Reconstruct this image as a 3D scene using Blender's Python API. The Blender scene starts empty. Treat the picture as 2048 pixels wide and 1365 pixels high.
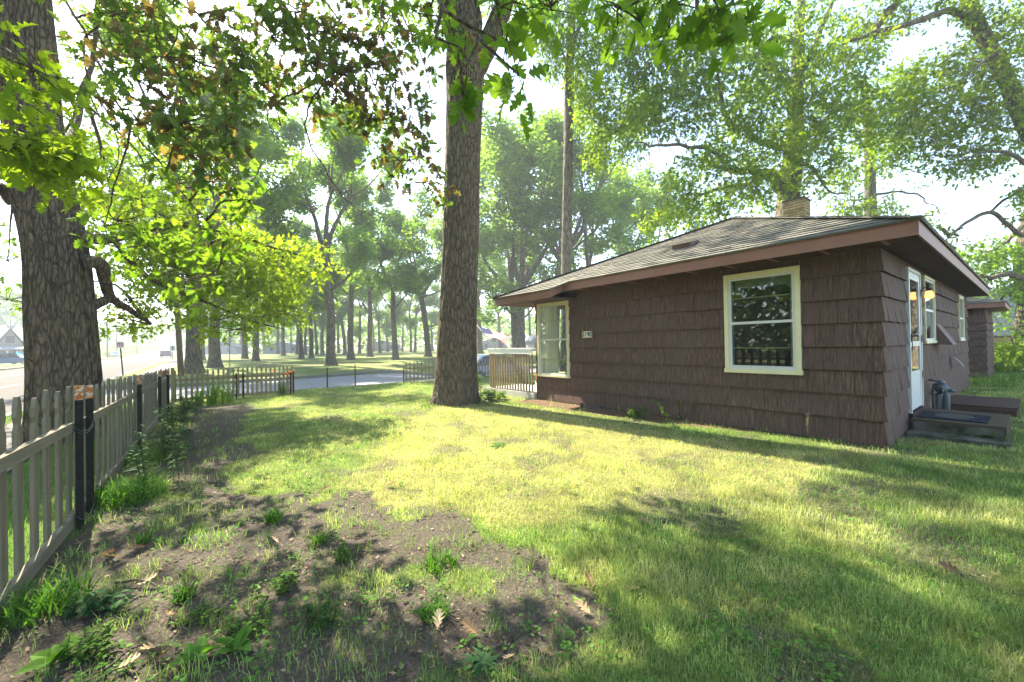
HAZE, SKY_S, SUN_E, EXPO, AIR, DUST = 0.0017, 0.13, 5.0, 2.5, 1.0, 1.0
import bpy, math, random
import numpy as np
from mathutils import Vector, Matrix

scene = bpy.context.scene
COL = scene.collection
rng = np.random.default_rng(11)
R = math.radians

# ------------------------------------------------------------------ camera model
CH, FP, ROLL, V0, YAW = 1.42, 815.0, 0.0175, 7.0, R(37.92)
Fw = np.array([math.sin(YAW), math.cos(YAW), 0.0])
Rt = np.array([math.cos(YAW), -math.sin(YAW), 0.0])
Up = np.array([0, 0, 1.0])
EYE = np.array([0, 0, CH])
SUN = np.array([0.11, -1.0, -1.05])           # travel direction of the sunlight


def ray(x, y):
    u, v = x - 1024.0, y - 682.5
    return Fw * FP + Rt * (u - ROLL * v) - Up * (v + ROLL * u - V0)


def at(x, y, d):                               # photo point at a distance d in front of the lens plane
    return EYE + ray(x, y) / FP * d


def gnd(x, y, z=0.0):                          # photo point on the ground
    r = ray(x, y)
    return EYE + r * ((z - CH) / r[2])


def proj(p):
    q = np.atleast_2d(p) - EYE
    a = np.maximum(q @ Fw, 1e-3)
    u = q @ Rt / a * FP
    v = -q[:, 2] / a * FP + V0
    x = (u + ROLL * v) / (1 + ROLL ** 2) + 1024
    y = (v - ROLL * u) / (1 + ROLL ** 2) + 682.5
    return x, y, q @ Fw


def pip(x, y, poly):
    x, y = np.asarray(x, float), np.asarray(y, float)
    ins = np.zeros(x.shape, bool)
    n = len(poly)
    for i in range(n):
        x0, y0 = poly[i]
        x1, y1 = poly[(i + 1) % n]
        if y0 == y1:
            continue
        c = ((y0 > y) != (y1 > y)) & (x < (x1 - x0) * (y - y0) / (y1 - y0) + x0)
        ins ^= c
    return ins


def gpoly(pts):
    return [tuple(gnd(*p)[:2]) for p in pts]


def hash2(i, j, s=0):
    n = (i.astype(np.int64) * 374761393 + j.astype(np.int64) * 668265263 + s * 974711) & 0x7fffffff
    n = ((n ^ (n >> 13)) * 1274126177) & 0x7fffffff
    n = n ^ (n >> 16)
    return (n & 0xffff) / 65535.0


def vnoise(x, y, s=0):
    x, y = np.asarray(x, float), np.asarray(y, float)
    i, j = np.floor(x), np.floor(y)
    fx, fy = x - i, y - j
    fx, fy = fx * fx * (3 - 2 * fx), fy * fy * (3 - 2 * fy)
    i, j = i.astype(np.int64), j.astype(np.int64)
    a, b = hash2(i, j, s), hash2(i + 1, j, s)
    c, d = hash2(i, j + 1, s), hash2(i + 1, j + 1, s)
    return (a * (1 - fx) + b * fx) * (1 - fy) + (c * (1 - fx) + d * fx) * fy


def fbm(x, y, o=3, s=0):
    t, a, tot = 0, 1.0, 0
    for k in range(o):
        t = t + a * vnoise(x * 2 ** k, y * 2 ** k, s + k)
        tot += a
        a *= .5
    return t / tot


def sstep(a, b, x):
    t = np.clip((x - a) / (b - a), 0, 1)
    return t * t * (3 - 2 * t)


# ------------------------------------------------------------------ mesh helpers
def unit(v):
    v = np.asarray(v, float)
    return v / max(np.linalg.norm(v), 1e-9)


class Acc:
    """collects geometry for ONE mesh object"""

    def __init__(s):
        s.v, s.q, s.t, s.p, s.c, s.n = [], [], [], [], [], 0
        s.hascol = False

    def add(s, v, q=None, t=None, col=None):
        v = np.asarray(v, float).reshape(-1, 3)
        if q is not None and len(q):
            s.q.append(np.asarray(q, np.int64).reshape(-1, 4) + s.n)
        if t is not None and len(t):
            s.t.append(np.asarray(t, np.int64).reshape(-1, 3) + s.n)
        if col is None:
            c = np.ones((len(v), 4))
        else:
            s.hascol = True
            c = np.ones((len(v), 4))
            c[:, :3] = col
        s.c.append(c)
        s.v.append(v)
        s.n += len(v)

    def poly(s, pts, col=None):
        pts = np.asarray(pts, float)
        s.p.append(np.arange(len(pts)) + s.n)
        s.add(pts, col=col)

    def box(s, a, b, col=None):
        x0, y0, z0 = a
        x1, y1, z1 = b
        s.hexa([(x0, y0, z0), (x1, y0, z0), (x1, y1, z0), (x0, y1, z0),
                (x0, y0, z1), (x1, y0, z1), (x1, y1, z1), (x0, y1, z1)], col)

    def hexa(s, v, col=None):
        s.add(v, [(0, 3, 2, 1), (4, 5, 6, 7), (0, 1, 5, 4), (1, 2, 6, 5), (2, 3, 7, 6), (3, 0, 4, 7)], col=col)

    def bar(s, a, b, w, h, up=(0, 0, 1), col=None):
        """box from a to b, w across, h along up"""
        a, b = np.asarray(a, float), np.asarray(b, float)
        d = unit(b - a)
        sd = unit(np.cross(d, up))
        u = np.cross(sd, d)
        sd, u = sd * w / 2, u * h / 2
        s.hexa([a - sd - u, a + sd - u, b + sd - u, b - sd - u, a - sd + u, a + sd + u, b + sd + u, b - sd + u], col)

    def tube(s, pts, rad, n=8, col=None, cap=True):
        pts = np.asarray(pts, float)
        m = len(pts)
        rad = np.broadcast_to(np.asarray(rad, float), (m,))
        tan = np.gradient(pts, axis=0)
        tan /= np.maximum(np.linalg.norm(tan, axis=1, keepdims=True), 1e-9)
        ref = np.array([0, 0, 1.0]) if abs(tan[0][2]) < .9 else np.array([1.0, 0, 0])
        nx = unit(np.cross(ref, tan[0]))
        an = np.arange(n) * 2 * math.pi / n
        ca, sa = np.cos(an)[:, None], np.sin(an)[:, None]
        V = np.empty((m, n, 3))
        for i in range(m):
            nx = unit(nx - tan[i] * nx.dot(tan[i]))
            ny = np.cross(tan[i], nx)
            V[i] = pts[i] + rad[i] * (ca * nx + sa * ny)
        i, j = np.meshgrid(np.arange(m - 1), np.arange(n), indexing='ij')
        j2 = (j + 1) % n
        q = np.stack([i * n + j, i * n + j2, (i + 1) * n + j2, (i + 1) * n + j], -1).reshape(-1, 4)
        base = s.n
        s.add(V.reshape(-1, 3), q, col=col)
        if cap:
            s.p.append(base + np.arange(n)[::-1])
            s.p.append(base + (m - 1) * n + np.arange(n))

    def lathe(s, prof, c, axis=(0, 0, 1), n=16, col=None):
        """prof: list of (radius, height along axis)"""
        ax = unit(axis)
        s.tube([np.asarray(c) + ax * h for r, h in prof], [max(r, 1e-4) for r, h in prof], n, col)

    def prism(s, pts, ext, col=None):
        """closed prism from polygon pts swept by ext"""
        pts = np.asarray(pts, float)
        n = len(pts)
        ext = np.asarray(ext, float)
        b = s.n
        s.add(np.vstack([pts, pts + ext]), [(i, (i + 1) % n, n + (i + 1) % n, n + i) for i in range(n)], col=col)
        s.p.append(b + np.arange(n)[::-1])
        s.p.append(b + n + np.arange(n))

    def build(s, name, mat, parent=None, smooth=False):
        me = bpy.data.meshes.new(name)
        V = np.vstack(s.v)
        me.vertices.add(len(V))
        me.vertices.foreach_set('co', V.astype(np.float32).ravel())
        loops, starts, tot = [], [], 0
        for arrs, k in ((s.q, 4), (s.t, 3)):
            if arrs:
                a = np.vstack(arrs)
                loops.append(a.ravel())
                starts.append(tot + np.arange(len(a)) * k)
                tot += a.size
        for p in s.p:
            loops.append(p)
            starts.append(np.array([tot]))
            tot += len(p)
        L, S = np.concatenate(loops), np.concatenate(starts)
        me.loops.add(len(L))
        me.loops.foreach_set('vertex_index', L.astype(np.int32))
        me.polygons.add(len(S))
        me.polygons.foreach_set('loop_start', S.astype(np.int32))
        if s.hascol:
            ca = me.color_attributes.new('Col', 'FLOAT_COLOR', 'POINT')
            ca.data.foreach_set('color', np.vstack(s.c).astype(np.float32).ravel())
        me.update(calc_edges=True)
        me.polygons.foreach_set('use_smooth', np.full(len(S), bool(smooth)))
        me.materials.append(mat)
        o = bpy.data.objects.new(name, me)
        COL.objects.link(o)
        if parent is not None:
            o.parent = parent
            o.matrix_parent_inverse = Matrix.Translation(-Vector(parent_loc(parent)))
        return o


def parent_loc(p):
    l = Vector(p.location) if p.type == 'EMPTY' else Vector((0, 0, 0))
    return l


def tag(o, label=None, cat=None, group=None, kind=None):
    if label:
        o['label'] = label
    if cat:
        o['category'] = cat
    if group:
        o['group'] = group
    if kind:
        o['kind'] = kind
    return o


def thing(name, label, cat, loc=(0, 0, 0), group=None):
    o = bpy.data.objects.new(name, None)
    o.empty_display_size = .2
    o.location = loc
    COL.objects.link(o)
    return tag(o, label, cat, group)


def dup(root, loc, rz=0.0, sc=1.0, label=None):
    r = root.copy()
    COL.objects.link(r)
    r.location, r.rotation_euler, r.scale = loc, (0, 0, rz), (sc, sc, sc)
    if label:
        r['label'] = label
    for ch in list(root.children):
        c = ch.copy()
        COL.objects.link(c)
        c.parent = r
        for g in list(ch.children):
            d = g.copy()
            COL.objects.link(d)
            d.parent = c
    return r


# ------------------------------------------------------------------ material helper
class Mt:
    def __init__(s, name):
        s.m = bpy.data.materials.new(name)
        s.m.use_nodes = True
        s.nt = s.m.node_tree
        s.nt.nodes.clear()
        s.out = s.nt.nodes.new('ShaderNodeOutputMaterial')

    def n(s, t, ins=None, **props):
        nd = s.nt.nodes.new('ShaderNode' + t)
        for k, v in props.items():
            setattr(nd, k, v)
        for k, v in (ins or {}).items():
            s.set(nd.inputs[k], v)
        return nd

    def set(s, sock, v):
        if isinstance(v, bpy.types.NodeSocket):
            s.nt.links.new(v, sock)
        elif isinstance(v, bpy.types.Node):
            s.nt.links.new(v.outputs[0], sock)
        else:
            if sock.type == 'RGBA' and len(v) == 3:
                v = (*v, 1)
            sock.default_value = v

    def co(s, scale=(1, 1, 1), kind='Object', rot=(0, 0, 0)):
        t = s.n('TexCoord')
        return s.n('Mapping', {'Vector': t.outputs[kind], 'Scale': scale, 'Rotation': rot}).outputs[0]

    def noise(s, vec, scale=5, detail=4, rough=.55, dist=0):
        return s.n('TexNoise', {'Vector': vec, 'Scale': scale, 'Detail': detail, 'Roughness': rough, 'Distortion': dist}).outputs[0]

    def ramp(s, fac, stops):
        r = s.n('ValToRGB', {'Fac': fac})
        e = r.color_ramp.elements
        while len(e) < len(stops):
            e.new(.5)
        for el, (p, c) in zip(e, stops):
            el.position = p
            el.color = (c, c, c, 1) if isinstance(c, (int, float)) else (*c, 1)
        return r.outputs[0]

    def mix(s, f, a, b, mode='MIX'):
        m = s.n('Mix', data_type='RGBA', blend_type=mode)
        s.set(m.inputs[0], f)
        s.set(m.inputs[6], a)
        s.set(m.inputs[7], b)
        return m.outputs[2]

    def math(s, op, a, b=0.0):
        m = s.n('Math', operation=op)
        s.set(m.inputs[0], a)
        s.set(m.inputs[1], b)
        return m.outputs[0]

    def bump(s, h, strength=.5, dist=.02, normal=None):
        i = {'Height': h, 'Strength': strength, 'Distance': dist}
        if normal is not None:
            i['Normal'] = normal
        return s.n('Bump', i).outputs[0]

    def bsdf(s, col, rough=.7, normal=None, spec=.3, metal=0.0, **kw):
        i = {'Base Color': col, 'Roughness': rough, 'Metallic': metal, 'Specular IOR Level': spec}
        if normal is not None:
            i['Normal'] = normal
        i.update(kw)
        return s.n('BsdfPrincipled', i).outputs[0]

    def end(s, sh):
        s.nt.links.new(sh, s.out.inputs['Surface'])
        return s.m


def m_paint(name, col, rough=.6, var=.25, scale=6, bump=.15, spec=.3, metal=0.0):
    m = Mt(name)
    c = m.co()
    f = m.noise(c, scale, 5)
    f2 = m.noise(c, scale * 9, 3)
    d = tuple(x * (1 - var) for x in col)
    l = tuple(min(1, x * (1 + var * .6)) for x in col)
    cc = m.mix(f, d, l)
    cc = m.mix(m.math('MULTIPLY', f2, .3), cc, d)
    return m.end(m.bsdf(cc, rough, m.bump(f2, bump, .01), spec, metal))


def m_plain(name, col, rough=.6, spec=.3, metal=0.0, **kw):
    m = Mt(name)
    f = m.noise(m.co(), 14, 4)
    cc = m.mix(f, tuple(x * .8 for x in col), tuple(min(1, x * 1.12) for x in col))
    return m.end(m.bsdf(cc, rough, None, spec, metal, **kw))


def m_wood(name, a, b, axis='Z', scale=30, rough=.8, bump=.4):
    m = Mt(name)
    st = {'X': (.05, 1, 1), 'Y': (1, .05, 1), 'Z': (1, 1, .05)}[axis]
    c = m.co(st)
    f = m.noise(c, scale, 5, .6, .4)
    f2 = m.noise(m.co(), 3, 4)
    isl = m.n('NewGeometry').outputs['Random Per Island']
    cc = m.ramp(f, [(.25, a), (.7, b)])
    cc = m.mix(m.math('MULTIPLY', f2, .5), cc, tuple(x * .55 for x in a))
    cc = m.mix(m.math('MULTIPLY', isl, .45), cc, tuple(x * .6 for x in b))
    return m.end(m.bsdf(cc, rough, m.bump(f, bump, .006), .06))


def m_foliage(name, trans=.45, tint=(1.25, 1.3, .45), rough=.6, hue=True, bright=1.0, spec=.12):
    m = Mt(name)
    a = m.n('Attribute', attribute_name='Col').outputs['Color']
    oi = m.n('ObjectInfo').outputs['Random']
    c = a
    if hue:
        c = m.mix(m.math('MULTIPLY', oi, .35), a, m.mix(1.0, a, (1.25, 1.0, .75), 'MULTIPLY'))
    if bright != 1.0:
        c = m.mix(1.0, c, (bright,) * 3, 'MULTIPLY')
    tc = m.mix(1.0, c, tint, 'MULTIPLY')
    s1 = m.bsdf(c, rough, None, spec)
    s2 = m.n('BsdfTranslucent', {'Color': tc}).outputs[0]
    mx = m.n('MixShader', {0: trans, 1: s1, 2: s2}).outputs[0]
    return m.end(mx)


def m_bark(name, a, b, vscale=16, stretch=.18, bump=.8, dist=.03):
    m = Mt(name)
    c = m.co((1, 1, stretch))
    w = m.noise(c, 4, 3)
    wv = m.n('VectorMath', {0: c, 1: m.mix(.12, (0, 0, 0), m.n('TexNoise', {'Vector': c, 'Scale': 6.0}).outputs['Color'])}, operation='ADD').outputs[0]
    v = m.n('TexVoronoi', {'Vector': wv, 'Scale': float(vscale)}, feature='DISTANCE_TO_EDGE').outputs['Distance']
    vs = m.n('TexVoronoi', {'Vector': wv, 'Scale': vscale * 2.3}, feature='DISTANCE_TO_EDGE').outputs['Distance']
    ridge = m.math('MULTIPLY', m.ramp(v, [(.0, .05), (.16, .7), (.5, 1.0)]), m.ramp(vs, [(.0, .55), (.2, 1.0)]))
    f2 = m.noise(m.co(), 22, 5, .65)
    h = m.math('ADD', ridge, m.math('MULTIPLY', f2, .5))
    cc = m.mix(ridge, tuple(x * .22 for x in a), m.mix(f2, a, b))
    moss = m.noise(m.co(), 1.6, 4)
    cc = m.mix(m.math('MULTIPLY', m.ramp(moss, [(.5, 0.0), (.7, 1.0)]), .35), cc, (a[0] * .85, a[1] * 1.0, a[2] * .7))
    return m.end(m.bsdf(cc, .9, m.bump(h, bump, dist), .15))

# ------------------------------------------------------------------ ground, roads, grass
SOIL = gpoly([(-60, 1500), (-60, 1290), (60, 1180), (170, 1045), (300, 960), (345, 880), (392, 818), (470, 812), (500, 822), (470, 850),
              (478, 890), (455, 930), (520, 968), (640, 1000), (760, 1012), (900, 1035), (1010, 1085), (1080, 1130), (1180, 1165),
              (1215, 1210), (1150, 1300), (1120, 1500)])
BARE = gpoly([(620, 1040), (700, 1010), (820, 1090), (1000, 1150), (1100, 1220), (1090, 1290), (960, 1330), (760, 1300), (600, 1180), (540, 1090)])
DRY = gpoly([(700, 990), (760, 870), (870, 812), (1060, 815), (1500, 893), (1760, 905), (1640, 975), (1400, 1012), (1200, 1010), (1100, 1060), (900, 1030)])
MULCH = [(6.35, 8.0), (7.1, 8.1), (7.1, 2.0), (6.85, 2.2), (6.6, 3.4), (6.3, 5.0), (6.2, 6.6)]
DIRTL = gpoly([(380, 812), (520, 806), (470, 850), (480, 900), (440, 960), (360, 960)])


def inpoly(x, y, poly, jit=.35, s=0):
    nx = (fbm(x * 1.7, y * 1.7, 3, s) - .5) * 2 * jit
    ny = (fbm(x * 1.7 + 31, y * 1.7 + 7, 3, s + 5) - .5) * 2 * jit
    return pip(x + nx, y + ny, poly).astype(float)


def street_far(x):
    return 21.7 + .2 * np.clip(x, 0, 60) + 2.2 * np.exp(-((np.maximum(x + 3.4, 0)) / 1.6))


def dip(x, y):
    return -.45 * sstep(8.5, 13, x) * sstep(16.2, 18.5, y) * (1 - sstep(27, 34, y))


def gz(x, y):
    z = .02 * (fbm(x * .9, y * .9, 2, 3) - .5) * sstep(-.9, .3, x) + dip(x, y)
    return z


def in_street(x, y):
    return ((x > -13.6) & (x < -3.45)) | ((y > 15.5) & (y < street_far(x)) & (x >= -3.5))


def soil_mask(x, y):
    s = inpoly(x, y, SOIL, .55, 2)
    n = fbm(x * 2.3, y * 2.3, 3, 9)
    s = s * sstep(.31, .47, n + .12)
    bare = inpoly(x, y, BARE, .45, 4) * sstep(.36, .5, n + .08)
    d2 = inpoly(x, y, DIRTL, .2, 6)
    extra = sstep(.55, .70, fbm(x * 1.9 + 3, y * 1.9, 4, 21)) * .62          # thin patches
    return np.clip(np.maximum.reduce([s * .97, bare, d2 * .95, extra]), 0, 1)


def axis_lines(lo, a, b, hi, fine, grow=1.16):
    m = list(np.arange(a, b + 1e-6, fine))
    st, p = fine, a
    while p > lo:
        st *= grow
        p -= st
        m.insert(0, max(p, lo))
    st, p = fine, b
    while p < hi:
        st *= grow
        p += st
        m.append(min(p, hi))
    return np.array(m)


xs = axis_lines(-420, -1.0, 9.0, 520, .06)
ys = axis_lines(-80, .3, 15.4, 900, .06)
xs = np.unique(np.round(np.concatenate([xs, [-13.62, -13.58, -3.47, -3.43], np.arange(9, 30, .5)]), 3))
ys = np.unique(np.round(np.concatenate([ys, [15.49, 15.53], np.arange(15.6, 30, .25)]), 3))
GX, GY = np.meshgrid(xs, ys, indexing='ij')
Z = gz(GX, GY)
Z = np.where(in_street(GX, GY), Z - .2, Z)
gm = soil_mask(GX, GY)
mul = inpoly(GX, GY, MULCH, .12, 8)
dry = np.clip(inpoly(GX, GY, DRY, .5, 3) * .75 + .25 * fbm(GX * .5, GY * .5, 3, 1), 0, 1)
ga = Acc()
ni, nj = len(xs), len(ys)
ii, jj = np.meshgrid(np.arange(ni - 1), np.arange(nj - 1), indexing='ij')
k = ii * nj + jj
ga.add(np.stack([GX, GY, Z], -1).reshape(-1, 3), np.stack([k, k + nj, k + nj + 1, k + 1], -1).reshape(-1, 4),
       col=np.stack([gm, mul, dry], -1).reshape(-1, 3))


def m_ground():
    m = Mt('lawn_soil')
    c = m.co()
    at_ = m.n('Attribute', attribute_name='Col').outputs['Color']
    sp = m.n('SeparateColor', {0: at_})
    n1 = m.noise(c, 2.2, 6, .6)
    n2 = m.noise(c, 38, 5, .7)
    n3 = m.noise(c, 150, 3, .7)
    big = m.noise(c, .12, 4, .55)
    soil = m.ramp(n2, [(.2, (.025, .020, .015)), (.5, (.105, .084, .063)), (.8, (.29, .235, .175))])
    soil = m.mix(m.ramp(n1, [(.35, 0.0), (.7, .55)]), soil, (.155, .128, .097))
    chips = m.ramp(n3, [(.62, 0.0), (.68, 1.0)])
    soil = m.mix(m.math('MULTIPLY', chips, .4), soil, (.24, .17, .10))
    green = m.ramp(n2, [(.2, (.04, .075, .014)), (.55, (.10, .175, .035)), (.85, (.19, .27, .065))])
    straw = m.ramp(n2, [(.2, (.13, .115, .045)), (.55, (.33, .30, .11)), (.85, (.52, .47, .22))])
    df = m.math('ADD', m.math('MULTIPLY', sp.outputs[2], .8), m.math('MULTIPLY', m.ramp(big, [(.4, 0.0), (.62, 1.0)]), .55))
    df = m.math('ADD', m.math('MULTIPLY', n1, .3), df)
    gr = m.mix(m.n('Clamp', {0: m.math('SUBTRACT', df, .1)}).outputs[0], green, straw)
    cc = m.mix(sp.outputs[0], gr, soil)
    mulch = m.ramp(m.noise(c, 60, 4, .7), [(.3, (.05, .03, .02)), (.55, (.22, .13, .08)), (.75, (.42, .30, .21))])
    cc = m.mix(sp.outputs[1], cc, mulch)
    h = m.math('ADD', m.math('ADD', n2, m.math('MULTIPLY', n3, .5)), m.math('MULTIPLY', m.noise(c, 9, 4, .6), 1.2))
    return m.end(m.bsdf(cc, .95, m.bump(h, 1.0, .05), .1))


tag(ga.build('ground', m_ground(), smooth=True), kind='structure')


def m_road(name, a, b, crack=.4):
    m = Mt(name)
    c = m.co()
    n = m.noise(c, 90, 3, .7)
    big = m.noise(m.co((1, .12, 1)), .9, 5)
    cc = m.mix(m.ramp(n, [(.3, 0.0), (.7, 1.0)]), a, b)
    cc = m.mix(m.math('MULTIPLY', big, .4), cc, tuple(x * .72 for x in a))
    v = m.n('TexVoronoi', {'Vector': m.co(), 'Scale': .22}, feature='DISTANCE_TO_EDGE').outputs['Distance']
    cc = m.mix(m.math('MULTIPLY', m.ramp(v, [(0, 1.0), (.006, 0.0)]), crack), cc, tuple(x * .4 for x in a))
    return m.end(m.bsdf(cc, .85, m.bump(n, .3, .004), .03))


M_road = m_road('pale_concrete_road', (.092, .083, .070), (.128, .116, .099))
M_street = m_road('grey_asphalt', (.19, .188, .185), (.255, .253, .248))
M_walk = m_road('sidewalk_concrete', (.13, .12, .104), (.18, .167, .146), .2)
M_kerb = m_paint('kerb_concrete', (.20, .185, .16), .9, .3)
M_white = m_plain('road_white_paint', (.25, .25, .24), .7)
M_yellow = m_plain('road_yellow_paint', (.22, .14, .04), .7)

a = Acc()
a.add([(-13.6, -60, -.12), (-3.45, -60, -.12), (-3.45, 700, -.12), (-13.6, 700, -.12)], [(0, 1, 2, 3)])
tag(a.build('main_road', M_road), kind='structure')
a = Acc()
sx = np.concatenate([np.arange(-3.45, 3, .25), np.arange(3, 60, 1.0)])
for x0, x1 in zip(sx[:-1], sx[1:]):
    t = np.linspace(0, 1, 9)
    for t0, t1 in zip(t[:-1], t[1:]):
        q = []
        for x, tt in ((x0, t0), (x1, t0), (x1, t1), (x0, t1)):
            y = 15.5 + tt * (float(street_far(x)) - 15.5)
            q.append((x, y, -.116 + float(dip(x, y))))
        a.add(q, [(0, 1, 2, 3)])
tag(a.build('side_street', M_street), kind='structure')
a = Acc()
for x0, x1 in zip(sx[:-1], sx[1:]):
    ya, yb = float(street_far(x0)), float(street_far(x1))
    za, zb = float(dip(x0, ya)), float(dip(x1, yb))
    a.hexa([(x0, ya, -.2 + za), (x1, yb, -.2 + zb), (x1, yb + .16, -.2 + zb), (x0, ya + .16, -.2 + za),
            (x0, ya, .03 + za), (x1, yb, .03 + zb), (x1, yb + .16, .03 + zb), (x0, ya + .16, .03 + za)])
for y0 in np.arange(-60, 15.2, 3.0):
    a.box((-3.46, y0, -.2), (-3.3, min(y0 + 2.99, 15.3), .025))
for y0 in np.arange(24.6, 420, 6.0):
    a.box((-3.46, y0, -.2), (-3.3, y0 + 5.98, .025))
for y0 in np.arange(-60, 420, 6.0):
    a.box((-13.76, y0, -.2), (-13.6, y0 + 5.98, .025))
tag(a.build('kerb', M_kerb), kind='structure')
a = Acc()
for y0 in np.arange(-20, 15, 1.5):
    a.box((-2.9, y0, -.05), (-1.75, min(y0 + 1.485, 15.3), .03))
for y0 in np.arange(24.9, 400, 1.5 if True else 3):
    a.box((-2.6, y0, -.05), (-1.25, y0 + 1.485, .03))
tag(a.build('sidewalk', M_walk), kind='structure')
a = Acc()
for y0 in np.arange(-20, 400, 12.0):
    a.add([(-6.9, y0, -.114), (-6.78, y0, -.114), (-6.78, y0 + 3.2, -.114), (-6.9, y0 + 3.2, -.114)], [(0, 1, 2, 3)])
tag(a.build('lane_marking', M_white), kind='structure')
a = Acc()
for x0 in (-10.2, -9.95):
    a.add([(x0, -60, -.114), (x0 + .11, -60, -.114), (x0 + .11, 500, -.114), (x0, 500, -.114)], [(0, 1, 2, 3)])
tag(a.build('centre_marking', M_yellow), kind='structure')
a = Acc()
a.box((-20, 100, -.05), (-13.8, 104, .03))
tag(a.build('driveway', M_walk), kind='structure')


# ---- grass blades
def blades(acc, x, y, h, w, lean, col, rs):
    n = len(x)
    z = gz(x, y)
    an = rs.uniform(0, 2 * math.pi, n)
    la = rs.uniform(0, 2 * math.pi, n)
    dx, dy = np.cos(an) * w / 2, np.sin(an) * w / 2
    lx, ly = np.cos(la) * lean * h, np.sin(la) * lean * h
    V = np.empty((n, 5, 3))
    V[:, 0] = np.stack([x - dx, y - dy, z - .005], -1)
    V[:, 1] = np.stack([x + dx, y + dy, z - .005], -1)
    V[:, 2] = np.stack([x + dx * .75 + lx * .35, y + dy * .75 + ly * .35, z + h * .6], -1)
    V[:, 3] = np.stack([x - dx * .75 + lx * .35, y - dy * .75 + ly * .35, z + h * .6], -1)
    V[:, 4] = np.stack([x + lx, y + ly, z + h * np.sqrt(np.maximum(1 - lean ** 2 * .6, .15))], -1)
    b = np.arange(n)[:, None] * 5
    acc.add(V.reshape(-1, 3), b + np.array([[0, 1, 2, 3]]), b + np.array([[3, 2, 4]]), col=np.repeat(col, 5, 0))


def lawn_sample(n, d0, d1, rs, power):
    # density per square metre falls with distance
    u = rs.uniform(0, 1, n)
    e = 2 - power
    d = (d0 ** e + u * (d1 ** e - d0 ** e)) ** (1 / e)
    l = rs.uniform(-1.5, 1.45, n) * d
    p = Fw[None] * d[:, None] + Rt[None] * l[:, None]
    return p[:, 0], p[:, 1], d


rs = np.random.default_rng(5)
gx, gy, gd = lawn_sample(620000, 1.35, 26, rs, 1.62)
fx = -.80 + .035 * (gy - 4)                                # fence line
ok = (gx > fx + .03) & (gy < 15.45) & ~((gx > 6.98) & (gy > 1.2) & (gx < 18)) & ~((gx > 6.9) & (gy > 7.7) & (gx < 18))
ok &= ~((gx > 7.9) & (gx < 9.7) & (gy > .2) & (gy < 1.3)) & ~((gx > 11.2) & (gx < 13.3) & (gy > .2) & (gy < 1.2))
ok &= (gx < 25) & ((gx - 5.1) ** 2 + (gy - 9.2) ** 2 > .25)
gx, gy, gd = gx[ok], gy[ok], gd[ok]
sm = np.maximum(soil_mask(gx, gy), inpoly(gx, gy, MULCH, .12, 8))
tuft = np.maximum(.35 * sstep(.55, .68, fbm(gx * 3.1, gy * 3.1, 2, 41)), sstep(.60, .70, fbm(gx * 7.5, gy * 7.5, 2, 43)))
keep = rs.uniform(0, 1, len(gx)) < np.clip(1 - sm * (1 - .33 * tuft) * .996, 0.004, 1)
gx, gy, gd, tuft, sm = gx[keep], gy[keep], gd[keep], tuft[keep], sm[keep]
def dryness(x, y):
    d = 0
    for k in range(6):
        d = d + inpoly(x + .22 * math.cos(k), y + .22 * math.sin(k), DRY, .8, 3 + k)
    return d / 6


dry = np.clip(dryness(gx, gy) * .82 + .85 * fbm(gx * .8, gy * .8, 3, 1) - .2, 0, 1)
dry = np.clip(dry + rs.normal(0, .2, len(gx)) + .75 * sstep(.48, .68, fbm(gx * 2.2 + 4, gy * 2.2, 3, 91)), 0, 1)
dry = dry * (1 - .6 * sm)
dry[rs.uniform(0, 1, len(gx)) < .2 * (1 - .6 * sm)] = .85
g0, g1 = np.array([.072, .160, .032]), np.array([.205, .335, .082])
s0, s1 = np.array([.31, .305, .11]), np.array([.60, .57, .28])
r1 = rs.uniform(0, 1, (len(gx), 1))
col = (g0 + (g1 - g0) * r1) * (1 - dry[:, None]) + (s0 + (s1 - s0) * r1) * dry[:, None]
col *= (.42 + 1.16 * fbm(gx * 4.3, gy * 4.3, 3, 123))[:, None]
tall = sstep(.52, .72, fbm(gx * 1.6, gy * 1.6, 2, 77))
h = rs.uniform(.016, .048, len(gx)) * (1 + .8 * tall) + tuft * sm * rs.uniform(.0, .065, len(gx))
h *= np.where((gx > 5.6) & (gy < 2.4), 1.35, 1.0)
w = .0032 * np.maximum(gd / 2.6, .75) ** .75
lean = np.clip(rs.normal(.55, .25, len(gx)), .05, 1.0)
acc = Acc()
blades(acc, gx, gy, h, w, lean, col, rs)
# strip of grass between the picket fence and the sidewalk, and behind the house corner
n = 26000
x2 = rs.uniform(-3.3, -.8, n)
y2 = rs.uniform(1.5, 15, n)
k2 = (x2 < -2.95) | (x2 > -1.7)
x2, y2 = x2[k2], y2[k2]
r1 = rs.uniform(0, 1, (len(x2), 1))
blades(acc, x2, y2, rs.uniform(.04, .11, len(x2)), np.full(len(x2), .006), rs.uniform(.1, .8, len(x2)), g0 + (g1 - g0) * r1, rs)
M_grass = m_foliage('grass_blade', .38, (1.15, 1.3, .5), .7, False, 1.0, .04)
tag(acc.build('lawn_grass', M_grass), 'short patchy lawn grass, green in the shade and straw yellow in the sun', 'grass', kind='stuff')

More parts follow.
